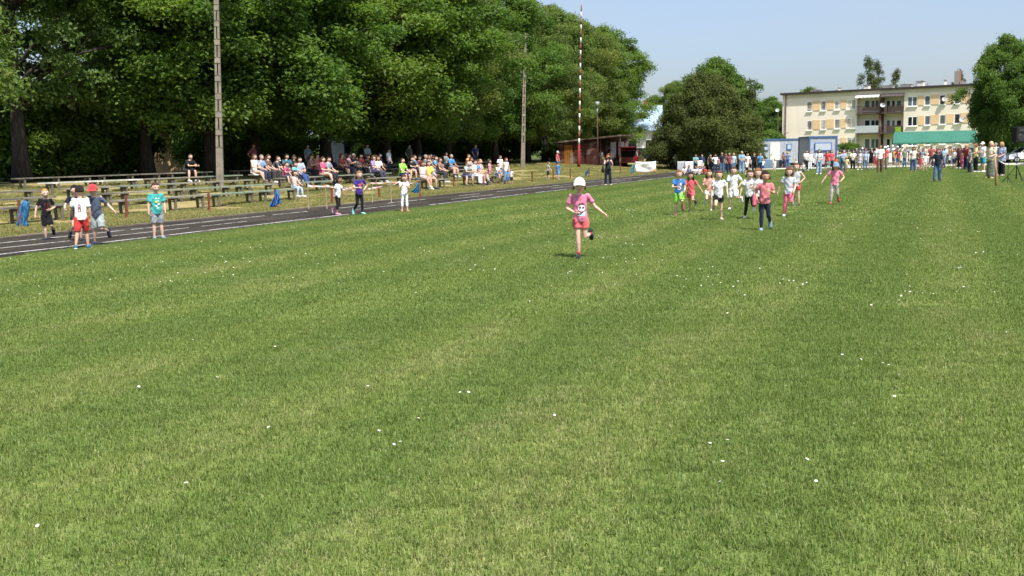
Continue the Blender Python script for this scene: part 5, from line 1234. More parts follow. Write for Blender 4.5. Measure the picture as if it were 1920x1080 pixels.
hero(1492, 386, 305, 'running girl in grey vest and red shorts behind the pink leggings girl', run('L', (36, 3, -60, 4), (0, 2, -8, 2), ((10, 10, 90, -20), (-20, 34, 30, -38)), lean=5), ('#b6bac0', .0), ('shorts', '#c8343c'), ('#33343a', '#222222'), ('pony', '#6a4a34'), face=-5, group=RUN)
hero(1564, 383, 304, 'running girl in pink tee, blue cap and grey leggings', run('R', (0, 4, -62, 10), (6, 6, -6, 4), ((-6, 46, 10, 34), (0, 36, 40, -34)), lean=4, side_lean=3, head=(8, 6)), ('#e57a9c', .6), ('leggings', '#b9b2b8'), ('#b8323e', '#7a2028'), ('bob', '#7a5434'), cap='#7d97b8', face=2, group=RUN, prints=[('lines', '#5a4050')])
# boys on the track
TR = 'children on the track side'
hero(90, 450, 353, 'running boy in black tee with red print and black shorts', run('R', (24, 3, -66, 22), (2, -2, -6, -2), ((-8, 26, 6, 14), (-10, 26, 62, -52)), lean=6, head=(-2, 0)), ('#17181b', .62), ('longshorts', '#15161c'), ('#23252c', '#22336a'), ('buzz', '#b48a55'), face=14, group=TR, prints=[('redprint',)])
hero(146, 452, 346, 'boy in dark navy tee hidden behind the boy with number 8', run('L', (20, 4, -60, 8), (0, 2, -8, 2), ((10, 30, 70, 10), (0, 12, 40, 0)), lean=5, head=(20, 0)), ('#1e2430', .62), ('shorts', '#20242e'), ('#20242e', '#444444'), ('short', '#1d1714'), face=10, group=TR)
hero(156, 467, 347, 'boy seen from behind in white shirt numbered 8 and red shorts', Pose(legs=((18, 2, -6, 3), (-12, 3, -26, 4)), arms=((-4, 12, 10, 2), (10, 16, 30, -4)), lean=5, head=(-4, 0), foot=(98, 80)), ('#efeff1', .68), ('longshorts', '#c81c1e'), ('#2a6a8a', '#e8e8e8'), ('short', '#241a16'), 'tan', face=168, group=TR, prints=[('eight',)])
hero(186, 459, 345, 'running boy in red cap and slate blue tee', run('L', (28, 12, -60, 30), (-2, 8, -14, 8), ((14, 20, 70, -20), (-6, 42, 30, 40)), lean=10, side_lean=-4, head=(-14, 8), fat=1.06)if False else run('R', (22, 6, -74, 16), (-4, 3, -16, 5), ((14, 20, 70, -20), (-6, 42, 30, 40)), lean=10, side_lean=-4, head=(-14, 8), fat=1.06), ('#4a566c', .75), ('longshorts', '#9aa6a8'), ('#232c44', '#5a6070'), ('short', '#4a3626'), cap='#d3232c', face=-10, group=TR)
hero(297, 448, 341, 'standing boy in turquoise tee and grey shorts', Pose(legs=((2, 3, -2, 2), (2, 4, -2, 3)), arms=((2, 12, 8, 4), (4, 12, 16, 0)), lean=2, head=(8, 2), fat=1.12), ('#1fa7a4', .72, -.14, 1.6), ('longshorts', '#8d949c'), ('#7e8894', '#cfd2d6'), ('short', '#4a3220'), face=12, group=TR, prints=[('blobs',)])
hero(634, 403, 330, 'dark haired girl in white tee and black shorts running on the track', run('R', (6, 3, -58, 6), (8, 2, -6, 2), ((-20, 28, 10, 20), (10, 18, 30, 2)), lean=8, head=(18, 0)), ('#e3ebf2', .6), ('capri', '#17181c'), ('#e58fb4', '#e0d0d8'), ('pony', '#1c1514'), 'mid', face=62, group=TR)
hero(675, 403, 320, 'girl in purple tee and black leggings running on the track', run('L', (2, 3, -46, 6), (8, 2, -6, 2), ((12, 20, 88, -34), (-16, 40, 26, -44)), lean=4, head=(-8, 0)), ('#3f2a84', .6), ('leggings', '#1a1a20'), ('#7fc8c0', '#4aa0a0'), ('pony', '#8a6644'), face=24, group=TR, prints=[('pinkpatch',)])
hero(759, 397, 327, 'girl in white tee and white capri leggings standing by the track', Pose(legs=((2, 4, -2, 3), (2, 4, -2, 3)), arms=((30, 8, 130, -20), (20, 10, 115, -24)), lean=2, head=(24, 8)), ('#e6e4e8', .55), ('capri', '#e9edf2'), ('#e0737a', '#d0a0a0'), ('long', '#4a3020'), face=8, group=TR)
ADW = 'adults on the field'
def adult(**kw): return Pose(H=1.66, kid=False, **kw)
hero(1140, 348, 290, 'woman in black jumpsuit photographing on the track', adult(fem=True, legs=((0, 4, -2, 3), (4, 5, -2, 4)), arms=((35, 12, 135, -22), (35, 12, 135, -22)), head=(0, 4)), ('#23283a', .0), ('trousers', '#1f2433'), ('#c0a090', '#a08070'), ('bob', '#a5552c'), face=10, group=ADW, extra='bag_side')
hero(1757, 341, 279, 'woman in navy tee and jeans walking with a handbag', adult(fem=True, fat=1.12, legs=((8, 3, 2, 3), (-6, 3, -12, 3)), arms=((6, 26, 8, 22), (2, 14, 12, 6)), head=(0, 0)), ('#1c2236', .7), ('trousers', '#4a6a8e'), ('#2a2c34', '#444444'), ('bob', '#5a2a20'), 'tan', face=-4, group=ADW, extra='bag_left')
hero(1649, 324, 271, 'man in white tee and brown trousers walking', adult(legs=((12, 2, 4, 2), (-8, 2, -18, 2)), arms=((10, 10, 30, -4), (-8, 10, 8, 2))), ('#f0f0f0', .75), ('trousers', '#6d5038'), ('#3a2c22', '#2a2020'), ('short', '#3a2c24'), 'tan', face=4, group=ADW)
hero(1857, 335, 265, 'woman in beige top and long grey green skirt', adult(fem=True, fat=1.1, legs=((0, 2, -2, 2), (0, 2, -2, 2)), arms=((10, 8, 70, -14), (10, 8, 72, -14)), head=(10, 4)), ('#d3c7a6', .75), ('longskirt', '#6a6f60'), ('#c99f88', '#a08070'), ('bob', '#d0b890'), face=-30, group=ADW)
hero(1877, 330, 266, 'woman in lilac tunic and black trousers beside the long skirt woman', adult(fem=True, fat=1.12, arms=((10, 10, 60, -24), (10, 10, 60, -24)), head=(-20, 0)), ('#9aa4c4', .8, -.3, 2.2), ('trousers', '#17181d'), ('#b09a90', '#806a60'), ('bob', '#b08a60'), face=-40, group=ADW)
hero(1842, 323, 266, 'person in white tee, white cap and turquoise shorts', adult(fem=True, fat=1.08, arms=((20, 10, 95, -40), (20, 10, 95, -40))), ('#f0f0f2', .75), ('longshorts', '#19a0bd'), ('#e8e8e8', '#cccccc'), ('bob', '#6a4a34'), cap='#f2f4f6', face=-50, group=ADW)
hero(1829, 323, 268, 'long haired woman in yellow tee and dark trousers', adult(fem=True, arms=((6, 8, 12, 2), (20, 10, 90, -30))), ('#f0dc8a', .7), ('trousers', '#20242e'), ('#d8d0c8', '#aaaaaa'), ('long', '#7a4e30'), face=-70, group=ADW)
hero(1535, 327, 280, 'dark haired woman in grey top and light jeans walking onto the grass', adult(fem=True, legs=((8, 2, 2, 2), (-6, 2, -10, 2)), arms=((14, 12, 70, -30), (14, 12, 70, -30))), ('#c3c8d2', .9), ('trousers', '#8aa4c4'), ('#e8e8e8', '#33343a'), ('bob', '#2c201a'), face=0, group=ADW)
hero(1028, 337, 303, 'boy in grey shirt and dark shorts on the bank', Pose(legs=((6, 3, 0, 2), (-6, 3, -14, 2)), arms=((20, 8, 50, -6), (20, 10, 50, 0))), ('#a9adb2', .7), ('longshorts', '#2c313a'), ('#c8c8cc', '#777777'), ('short', '#5a4430'), face=100, group='children on the bank')
hero(1046, 337, 303, 'boy in blue shirt and light shorts on the bank', Pose(arms=((6, 10, 30, -4), (6, 10, 20, 0)), head=(0, 8)), ('#2f7fc8', .7), ('longshorts', '#5a9ad8'), ('#b8bcc4', '#777777'), ('short', '#3a4a6a'), face=150, group='children on the bank')
NEAR_JOBS = len(JOBS)

# ---- crowd: a stock of poses shared by many spectators
STOCK = {}
def stock(key, pose, sleeves=(.7,), bottoms=('trousers',), vox=.016):
    STOCK[key] = dict(pose=pose, jb=fuse(pose.raw_body(), vox, 3), js={q: fuse(pose.raw_shirt(q), vox, 2) for q in sleeves}, jp={q: fuse(pose.raw_bottom(q), vox, 2) for q in bottoms})
AB = ('trousers', 'longshorts', 'skirt'); KBt = ('longshorts', 'leggings')
ad = lambda **kw: Pose(H=1.70, kid=False, **kw)
kd = lambda **kw: Pose(H=1.25, **kw)
stock('st_down', ad(legs=((2, 3, -2, 3), (0, 4, -3, 4)), arms=((4, 9, 16, 2), (4, 9, 12, 4)), head=(8, 0)), (.7, 0.0), AB)
stock('st_fold', ad(legs=((0, 4, -2, 4), (3, 3, -2, 3)), arms=((12, 10, 84, -50), (12, 10, 80, -50)), head=(-12, 4)), (.7, 2.0), AB)
stock('st_phone', ad(fem=True, arms=((38, 14, 140, -18), (38, 14, 138, -18)), head=(0, 2)), (.7, 0.0), AB)
stock('st_hip', ad(fem=True, legs=((4, 4, -2, 4), (0, 5, -4, 5)), arms=((-16, 40, 20, -46), (6, 10, 14, 2)), head=(14, 0)), (.7, 0.0), AB)
stock('st_shade', ad(fem=True, arms=((60, 40, 150, -60), (4, 10, 16, 2)), head=(-10, -4)), (.7,), AB)
stock('st_back', ad(legs=((0, 3, -2, 3), (0, 3, -2, 3)), arms=((-8, 14, 20, -20), (-8, 14, 20, -20)), fat=1.15), (.7, 2.0), AB)
stock('kd_down', kd(legs=((2, 4, -2, 3), (0, 4, -3, 3)), head=(10, 0)), (.65, 0.0), KBt)
stock('kd_clap', kd(arms=((22, 12, 100, -26), (22, 12, 100, -26)), head=(-12, 0)), (.65,), KBt)
stock('kd_up', kd(arms=((120, 30, 150, 10), (10, 12, 20, 0)), head=(6, -4)), (.65,), KBt)
SITL = ((86, 8, 4, 4), (84, 10, -4, 6)); 
stock('si_knee', ad(seat=.45, legs=SITL, lean=8, arms=((24, 10, 66, -14), (24, 10, 62, -14)), head=(10, 0)), (.7, 0.0), AB)
stock('si_lean', ad(seat=.45, legs=((86, 14, 2, 6), (84, 12, 0, 4)), lean=32, arms=((40, 8, 92, -22), (36, 8, 92, -22)), head=(-6, -14)), (.7, 2.0), AB)
stock('si_cross', ad(seat=.45, fem=True, legs=((92, -4, 22, -10), (84, 8, -2, 4)), lean=4, arms=((20, 10, 82, -36), (18, 10, 76, -30)), head=(16, 0)), (.7, 0.0), AB)
stock('si_phone', ad(seat=.45, fem=True, legs=SITL, lean=12, arms=((30, 10, 112, -24), (28, 10, 110, -22)), head=(0, 18)), (.7, 2.0), AB)
stock('sk_knee', kd(seat=.45, legs=((82, 8, -8, 4), (80, 8, 6, 4)), lean=8, arms=((20, 10, 64, -12), (20, 10, 60, -12)), head=(-10, 0)), (.65, 0.0), KBt)
stock('sk_lean', kd(seat=.45, legs=((84, 6, 14, 4), (80, 10, -14, 6)), lean=18, arms=((30, 8, 96, -24), (10, 14, 40, 0)), head=(12, -4)), (.65,), KBt)
stock('sk_ground', kd(seat=-.02, legs=((72, 34, -20, -70), (72, 34, -24, -66)), lean=12, arms=((26, 16, 60, -14), (26, 16, 62, -14)), head=(6, 0), foot=(30, 30)), (.65,), KBt)
stock('sk_kneel', kd(seat=.18, legs=((70, 8, -70, 4), (20, 6, -88, 2)), lean=10, arms=((20, 14, 70, -10), (30, 10, 80, -16)), head=(4, 0)), (.65,), KBt)
run_jobs()

def decal(root, shirt, polys, col, sign=-1):
    """flat print laid on the shirt: polys in (x, z) as fractions of chest width / height, projected onto the cloth"""
    me = shirt.data; bvh = BVHTree.FromPolygons([v.co for v in me.vertices], [p.vertices for p in me.polygons]); mb = MB()
    for poly in polys:
        vs = []
        for x, z in poly:
            h = bvh.ray_cast(Vector((x, sign * 1.0, z)), Vector((0, -sign, 0)))
            vs.append((h[0] + Vector((0, sign * .011, 0))) if h[0] is not None else Vector((x, sign * .1, z)))
        n = len(vs)
        if n == 4: mb.add(vs, [(0, 1, 2, 3)])
        else: c = sum(vs, Vector()) / n; c.y += sign * .006; mb.add([c] + vs, [(0, 1 + k, 1 + (k + 1) % n) for k in range(n)])
    o = mb.obj('print', mat(col, 'cloth'), shirt); return o
def ell(cx, cz, rx, rz, n=14): return [(cx + rx * math.cos(2 * math.pi * k / n), cz + rz * math.sin(2 * math.pi * k / n)) for k in range(n)]
def ring(cx, cz, rx, rz, w, n=16):
    out = []
    for k in range(n):
        a, b_ = 2 * math.pi * k / n, 2 * math.pi * (k + 1) / n
        out.append([(cx + rx * math.cos(a), cz + rz * math.sin(a)), (cx + rx * math.cos(b_), cz + rz * math.sin(b_)), (cx + (rx - w) * math.cos(b_), cz + (rz - w) * math.sin(b_)), (cx + (rx - w) * math.cos(a), cz + (rz - w) * math.sin(a))])
    return out
def prints(root, sh, kind, P):
    z0 = P.pel.z; sl = P.sl; Z = lambda f: z0 + sl * f; k = kind[0]
    if k == 'face':
        decal(root, sh, [ell(.012, Z(.44), .058, .052)], '#eeeeee'); q = decal(root, sh, [ell(-.012, Z(.46), .013, .016), ell(.036, Z(.46), .013, .016)], '#2a3a2a')
        decal(root, sh, [ell(.012, Z(.60), .05, .012)], '#2a2228'); decal(root, sh, [[(-.05, Z(.13)), (.055, Z(.14)), (.07, Z(.32)), (-.035, Z(.22))]], '#8fc6dc'); decal(root, sh, [[(-.04, Z(.17)), (.0, Z(.2)), (.065, Z(.34)), (.02, Z(.27))]], '#2c2c38')
    elif k == 'eight':
        decal(root, sh, ring(-.0, Z(.62), .030, .036, .014) + ring(-.0, Z(.42), .034, .042, .014), '#8e1234', 1)
    elif k == 'redprint':
        decal(root, sh, [[(-.06 + .004 * q, Z(.70 - .09 * q)), (.06 - .006 * q, Z(.72 - .09 * q)), (.058 - .004 * q, Z(.67 - .09 * q)), (-.056, Z(.655 - .09 * q))] for q in range(5)], '#8e1a24')
    elif k == 'blobs':
        decal(root, sh, [ell(-.02, Z(.72), .016, .02), ell(.035, Z(.7), .014, .018), ell(.03, Z(.40), .028, .022), ell(-.02, Z(.3), .022, .018), ell(.0, Z(.2), .02, .02)], '#e8eef0'); decal(root, sh, [ell(-.025, Z(.53), .026, .026), ell(.02, Z(.56), .016, .02)], '#d8d24a')
    elif k == 'flower':
        decal(root, sh, [ell(.04 + .025 * math.cos(a), Z(.5) + .025 * math.sin(a), .018, .018, 8) for a in (0, 1.25, 2.5, 3.75, 5)], '#e0388a'); decal(root, sh, [[(-.05, Z(.2)), (.0, Z(.22)), (.0, Z(.28)), (-.05, Z(.26))], [(-.03, Z(.32)), (.02, Z(.34)), (.02, Z(.4)), (-.03, Z(.38))]], '#2c3848')
    elif k == 'swirl':
        decal(root, sh, ring(.0, Z(.36), .05, .045, .02), '#d8cfe0'); decal(root, sh, [ell(.04, Z(.6), .03, .05)], '#e4e6f0'); decal(root, sh, [ell(-.01, Z(.36), .02, .02)], '#8a3a6a')
    elif k == 'pinkpatch':
        decal(root, sh, [ell(-.02, Z(.62), .05, .02), ell(.04, Z(.68), .03, .03)], '#d8486a')
    elif k == 'lines':
        decal(root, sh, [[(-.06, Z(.18 + .09 * q)), (.05, Z(.24 + .09 * q)), (.05, Z(.262 + .09 * q)), (-.06, Z(.202 + .09 * q))] for q in range(3)], kind[1])
for h in HERO:
    P = h['pose']; g = Vector(hit(h['x'], h['yf'])); ztop = at_y(h['x'], h['yh'], g.y).z - g.z
    root = thing('person', h['label'], 'person', g, -math.atan2(g.x, g.y) + math.radians(h['face']), h['group']); s = ztop / P.top; root.scale = (s, s, s)
    ex = MB(); head_mesh(ex, P.Mh, P.hh); P.fingers(ex, .9)
    if h['socks']:
        ex.mi = 4
        for i in (0, 1): a, kn, an, fd, up = P.joints['leg', i]; ex.tube([kn.lerp(an, .80), an], [.0235 * P.H, .0225 * P.H], 10)
    body = link('body', finish(FUSED[h['jb']], ex, [mat(SKINS[h['skin']], 'skin'), EYE_W, EYE_D, LIP, mat(h['socks'] or '#ffffff', 'cloth')], 'body'), root)
    me = FUSED[h['js']]; wrinkle(me, .008, h['x']); sh = link('shirt', finish(me, None, [mat(h['shirt'][0], 'cloth')], 'shirt'), root)
    me = FUSED[h['jp']]; wrinkle(me, .006 if h['bottom'][0] not in ('leggings', 'capri') else .0012, h['x'] + 3); bt = link(h['bottom'][0].replace('longshorts', 'shorts').replace('longskirt', 'skirt'), finish(me, None, [mat(h['bottom'][1], 'cloth')], 'bottom'), root)
    for i in (0, 1): mb = MB(); P.shoe(mb, i); mb.obj('shoe', [mat(h['shoes'][0], 'cloth'), mat(h['shoes'][1], 'plain')], root, True)
    hair_obj(h['hair'][0], h['hair'][1], P, root)
    if h['cap']: cap_obj(h['cap'], P, root)
    for k in h['prints']: prints(root, sh, k, P)
    if h['extra']:
        sd = 1 if h['extra'] == 'bag_left' else -1; bx = Matrix.Rotation(root.rotation_euler.z, 3, 'Z') @ V3(sd * .26, .04, 0); m = MB()
        m.loft([((0, 0, -.14), (.06, 0, 0), (0, .13, 0)), ((0, 0, 0), (.07, 0, 0), (0, .15, 0)), ((0, 0, .13), (.045, 0, 0), (0, .14, 0))], 12); hb = thing('handbag', 'dark handbag carried by the ' + ('woman in navy tee' if sd > 0 else 'woman in black jumpsuit'), 'bag', g + bx + V3(0, 0, .80), root.rotation_euler.z)
        m.obj('pouch', mat('#1a1b24', 'cloth'), hb, True)
        m = MB(); m.tube([(0, -.11, .12), (-sd * .05, -.09, .35), (-sd * .10, -.03, .60), (-sd * .06, .08, .36), (0, .11, .12)], .012, 6); m.obj('strap', mat('#1a1b24', 'cloth'), hb, True)
    if h['label'].startswith('woman in black jump'):
        cm = Matrix.Rotation(root.rotation_euler.z, 3, 'Z') @ V3(0, -.30, 0); o = thing('camera', 'small dark camera held up by the woman in black jumpsuit', 'camera', g + cm + V3(0, 0, 1.42)); MB().box((-.06, -.03, -.04), (.06, .03, .04)).obj('camera_body', BLK, o); MB().tube([(0, -.03, 0), (0, -.08, 0)], .03, 10, up=(0, 0, 1)).obj('lens', BLK, o)

for k, S in STOCK.items():
    P = S['pose']; ex = MB(); head_mesh(ex, P.Mh, P.hh, 16, 12); P.fingers(ex, .7)
    m5 = MB(); 
    for i in (0, 1):
        e2 = MB(); P.shoe(e2, i)
        o_ = len(ex.v); ex.v += e2.v
        for f, mi in zip(e2.f, e2.m): ex.f.append(tuple(q + o_ for q in f)); ex.m.append(4)
    S['body'] = finish(FUSED[S['jb']], ex, [mat(SKINS['fair'], 'skin'), EYE_W, EYE_D, LIP, mat('#333338', 'cloth')], 'body_' + k)
    for d in ('js', 'jp'):
        for q in S[d]:
            me = FUSED[S[d][q]]; wrinkle(me, .004, hash((k, str(q))) % 50 if False else len(k) + 3 * float(len(str(q)))); S[d][q] = finish(me, None, [mat('#888888', 'cloth')], 'cloth')
rp = random.Random(44)
def spectator(key, loc, rz, label, shirt, bottom, hair, H=None, cap=None, group=None, skin=None, shoes=None):
    S = STOCK[key]; P = S['pose']; root = thing('person', label, 'person', loc, rz, group)
    s = (H / P.H if H else 1.0) * rp.uniform(.98, 1.02); root.scale = (s * rp.uniform(.94, 1.08), s * rp.uniform(.95, 1.06), s)
    def part(nm, me, m, slot=0):
        o = link(nm, me, root); o.material_slots[slot].link = 'OBJECT'; o.material_slots[slot].material = m; return o
    b = part('body', S['body'], mat(SKINS[skin or rp.choice(['fair', 'fair', 'tan'])], 'skin')); b.material_slots[4].link = 'OBJECT'; b.material_slots[4].material = mat(shoes or rp.choice(['#2a2a2e', '#d8d8da', '#7a6a5a', '#3a4a6a']), 'cloth')
    sv = list(S['js']); bt = list(S['jp'])
    q = shirt[1] if len(shirt) > 1 and shirt[1] in sv else sv[0]
    part('shirt', S['js'][q], mat(shirt[0], 'cloth'))
    kb = bottom[0] if bottom[0] in bt else bt[0]
    part({'longshorts': 'shorts'}.get(kb, kb), S['jp'][kb], mat(bottom[1], 'cloth'))
    hair_obj(hair[0], hair[1], P, root)
    if cap: cap_obj(cap, P, root)
    return root
T_ = 'trousers'; SH_ = 'longshorts'; SK = 'skirt'; LG = 'leggings'
BR, DK, BL, RD, GY = '#4a3222', '#1f1713', '#b08a58', '#7a3a20', '#8a857e'
# standing crowd: photo x, foot y, head y, stock pose, facing offset, shirt, bottom, hair, cap, words
CROWD = [
 (1266, 320, 289, 'st_shade', 30, ('#1f9fc4',), (T_, '#1c1d24'), ('short', DK), None, 'person in bright cyan tee shading the eyes at the left end of the crowd'),
 (1285, 320, 296, 'kd_down', 10, ('#2a3a78',), (SH_, '#e4e6ea'), ('short', BR), None, 'child in navy shirt in front of the white board'),
 (1304, 324, 289, 'st_fold', 20, ('#6fa8ae',), (T_, '#2a3038'), ('short', BR), None, 'man in pale teal polo behind the seated children'),
 (1316, 323, 290, 'st_back', 0, ('#2c3c66', 2.0), (T_, '#e0e2e6'), ('short', DK), None, 'person in dark blue with white trousers right of the teal polo'),
 (1332, 326, 289, 'st_phone', -10, ('#2c3038',), (T_, '#2a2c34'), ('short', DK), None, 'person in black and white standing left of the white tee woman'),
 (1341, 326, 288, 'st_hip', 10, ('#eeeeee',), (T_, '#2c3a5c'), ('bob', BR), None, 'woman in white tee and navy trousers near the pack'),
 (1353, 325, 285, 'st_down', 15, ('#232838',), (T_, '#4a6a90'), ('short', BR), None, 'man in dark navy tee and blue jeans'),
 (1361, 324, 287, 'st_hip', -20, ('#6a4a4a',), (T_, '#35507a'), ('long', BR), None, 'person in brown top between navy tee man and maroon polo man'),
 (1367, 326, 286, 'st_back', 5, ('#8a4350',), (T_, '#26304a'), ('buzz', GY), None, 'man in maroon polo and dark jeans'),
 (1375, 324, 288, 'st_down', 30, ('#a9c4dc',), (SH_, '#5a7aa0'), ('bob', BL), None, 'person in light blue behind the maroon polo man'),
 (1390, 326, 283, 'st_fold', 25, ('#7fa6cc',), (T_, '#7d9cc0'), ('short', GY), None, 'tall man in light blue shirt and pale jeans'),
 (1401, 324, 287, 'st_hip', 10, ('#f0eeea',), (SH_, '#1f2228'), ('bob', RD), None, 'woman in white tee and black shorts beside the tall man'),
 (1400, 327, 298, 'kd_down', 0, ('#ececf0',), (SH_, '#24262c'), ('short', BR), None, 'child in white tee in front of the black shorts woman'),
 (1414, 325, 289, 'st_down', -10, ('#1b1c22',), (T_, '#1d1e26'), ('short', RD), None, 'person dressed all in black'),
 (1425, 325, 287, 'st_phone', 0, ('#3f8fcf',), (T_, '#2a3a5a'), ('short', BR), None, 'person in bright blue tee right of the black clad one'),
 (1430, 322, 297, 'kd_clap', 20, ('#e8f0f6',), (SH_, '#2c4a80'), ('short', BL), None, 'child in white tee and navy shorts at the evergreen edge'),
 (1452, 323, 297, 'kd_down', 0, ('#ece7d4',), (SH_, '#e0dcd4'), ('short', BR), None, 'lone child in cream tee below the cream cabin door'),
 (1468, 316, 285, 'st_down', 40, ('#8a6a5c', 0.0), (SH_, '#35507a'), ('long', BR), None, 'brown haired person left of the blue top woman'),
 (1476, 316, 284, 'st_phone', 10, ('#5f7fb0',), (T_, '#40629a'), ('bob', BL), None, 'woman in blue top photographing before the small cabin window'),
 (1492, 318, 298, 'kd_up', 10, ('#efefef',), (SH_, '#c8a89a'), ('short', BR), None, 'child in white tee left of the kneeling child'),
 (1506, 323, 303, 'sk_kneel', -15, ('#f2f2f2',), (SH_, '#3a3a44'), ('short', DK), None, 'kneeling child in white tee'),
 (1511, 320, 281, 'st_fold', 30, ('#e6e8ec',), (T_, '#2a2c36'), ('short', BR), None, 'man in white tee at the corner of the end on cabin'),
 (1518, 319, 283, 'st_back', 20, ('#f0f2f4', 2.0), (T_, '#e8eaee'), ('short', RD), None, 'person dressed all in white beside the cabin corner'),
 (1524, 316, 293, 'kd_down', 0, ('#e6e6e8',), (SH_, '#23252c'), ('short', DK), None, 'child in white tee and black shorts left of the grey top woman'),
 (1550, 322, 283, 'st_hip', 0, ('#c2202c',), (SK, '#b01c28'), ('bob', DK), None, 'woman in red tee and red skirt'),
 (1558, 321, 281, 'st_down', 10, ('#d8485a',), (T_, '#3a3c46'), ('bob', BR), None, 'woman in raspberry tee behind the red skirt woman'),
 (1553, 322, 298, 'kd_clap', 20, ('#2fa3a8',), (SH_, '#e0e2e6'), ('short', BR), None, 'child in teal tee in front of the red skirt woman'),
 (1567, 321, 292, 'kd_down', 0, ('#d9683a',), (SH_, '#3a3a40'), ('long', BR), None, 'child in orange tee right of the raspberry tee woman'),
 (1574, 322, 283, 'st_phone', -10, ('#a8c8d8',), (T_, '#8fb0c8'), ('bob', DK), None, 'woman all in pale blue'),
 (1581, 322, 282, 'st_fold', 20, ('#8fb4d6', 2.0), (T_, '#4a5a74'), ('buzz', GY), None, 'man in light blue shirt right of the pale blue woman'),
 (1587, 324, 292, 'kd_clap', -20, ('#ece39a',), (SH_, '#d8c8b8'), ('short', BL), None, 'child in pale yellow tee'),
 (1599, 319, 281, 'st_fold', 10, ('#f2ecd8',), (T_, '#20222a'), ('bob', RD), None, 'red haired woman in cream top and black trousers'),
 (1612, 319, 282, 'st_hip', -10, ('#c9cad0', 0.0), (SK, '#b6b8c0'), ('bob', BL), None, 'blonde woman in pale grey dress'),
 (1622, 318, 284, 'st_down', 0, ('#9fc0e4',), (T_, '#5a7ab0'), ('short', BR), None, 'person in sky blue tee right of the grey dress woman'),
 (1633, 319, 276, 'st_phone', -10, ('#20263a',), (SH_, '#23252e'), ('short', DK), None, 'person in dark navy left of the white tee man'),
 (1641, 316, 287, 'kd_down', 0, ('#c8404a',), (SH_, '#c23a44'), ('short', BR), None, 'child in red beside the white tee man'),
 (1658, 318, 274, 'st_down', 20, ('#c22a34',), (T_, '#7a6a60'), ('short', GY), '#f2f2f2', 'person in red shirt and white cap behind the white tee man'),
 (1689, 310, 291, 'kd_down', 0, ('#ece4a0',), (SH_, '#2c2c30'), ('short', BR), None, 'small child in pale yellow in front of the wide banner'),
 (1712, 322, 275, 'st_phone', 10, ('#ece8dc',), (T_, '#3a5a8a'), ('bob', BR), None, 'woman in cream tee and blue jeans right of the wide banner'),
 (1721, 318, 278, 'st_hip', 0, ('#5a4a40',), (SH_, '#8a7060'), ('long', DK), None, 'person in brown beside the cream tee woman'),
 (1726, 319, 292, 'kd_up', 0, ('#d8384a',), (LG, '#e89aa8'), ('pony', BR), None, 'child in red tee and pink leggings'),
 (1734, 321, 285, 'kd_down', 10, ('#f0f0f2',), (SH_, '#d8c0b0'), ('pony', BL), None, 'child in white tee left of the navy tee woman'),
 (1729, 314, 277, 'st_shade', 0, ('#b8a090',), (T_, '#40444c'), ('short', BR), None, 'person with arm raised behind the red tee child'),
 (1745, 314, 273, 'st_down', 20, ('#a04a44',), (T_, '#3a3a44'), ('short', DK), None, 'person in brick red top left behind the navy tee woman'),
 (1768, 316, 277, 'st_fold', -20, ('#9cc0d8',), (T_, '#6a8ab0'), ('bob', BR), None, 'person in pale blue right behind the navy tee woman'),
 (1780, 312, 287, 'kd_down', -30, ('#eef0f2',), (SH_, '#2a2c34'), ('pony', BR), None, 'girl in white tee and black shorts left of the maroon group'),
 (1789, 316, 279, 'st_fold', -40, ('#e8e8ea',), (SH_, '#4a4c54'), ('short', BR), None, 'person in white tee and grey shorts left of the pink clad child'),
 (1799, 316, 273, 'st_back', -40, ('#6a3a44', 2.0), (T_, '#3a2c34'), ('bob', DK), None, 'dark haired woman in plum jacket'),
 (1804, 317, 286, 'kd_down', -30, ('#e8468a',), (LG, '#e04a8c'), ('pony', BR), None, 'child dressed all in hot pink'),
 (1811, 318, 271, 'st_down', -50, ('#9a1f2c', 2.0), (T_, '#2c3450'), ('short', BL), None, 'person in crimson sweater and navy trousers'),
 (1818, 324, 284, 'st_hip', -60, ('#8a8c94',), (T_, '#3a4258'), ('bob', GY), None, 'woman in grey top left of the yellow tee woman'),
 (1866, 318, 262, 'st_back', -40, ('#d8d4cc',), (T_, '#5a5a60'), ('short', GY), None, 'grey haired person in pale shirt behind the long skirt woman'),
]
for i, (x, y) in enumerate([(1664, 273), (1673, 272), (1682, 274), (1691, 273), (1700, 275), (1737, 274), (1777, 275)]):
    c_ = ['#e8e8ea', '#c8ccd4', '#b8888a', '#d8d0c0', '#8a98b0', '#e6d8b0', '#cfd6dc'][i]
    CROWD.append((x, 307, y, ['st_down', 'st_fold', 'st_back', 'st_hip', 'st_down', 'st_phone', 'st_fold'][i], -20 + 10 * i, (c_,), (T_, '#4a4c58'), ('short', BR), '#f4f4f4' if i < 4 else None, 'person behind the white banners in ' + ['white tee and white cap', 'pale grey tee and white cap', 'dusty pink tee and white cap', 'cream tee and white cap', 'grey blue tee', 'straw yellow tee', 'pale steel tee'][i]))
FILL = [('#e9e9ec', 'white'), ('#b23a44', 'dark red'), ('#6f8fb4', 'denim blue'), ('#d9c6a4', 'sand'), ('#3a4a66', 'indigo'), ('#c98aa0', 'rose'), ('#86a07a', 'sage green'), ('#c9cfd6', 'silver grey'), ('#e2b25a', 'mustard'), ('#4f8f8a', 'deep teal'), ('#8a6f9a', 'violet'), ('#2c2c32', 'black')]
PLC = ['near the red skirt', 'near the cream tops', 'near the fence banners', 'under the canopy edge', 'by the plum jacket', 'by the crimson sweater']
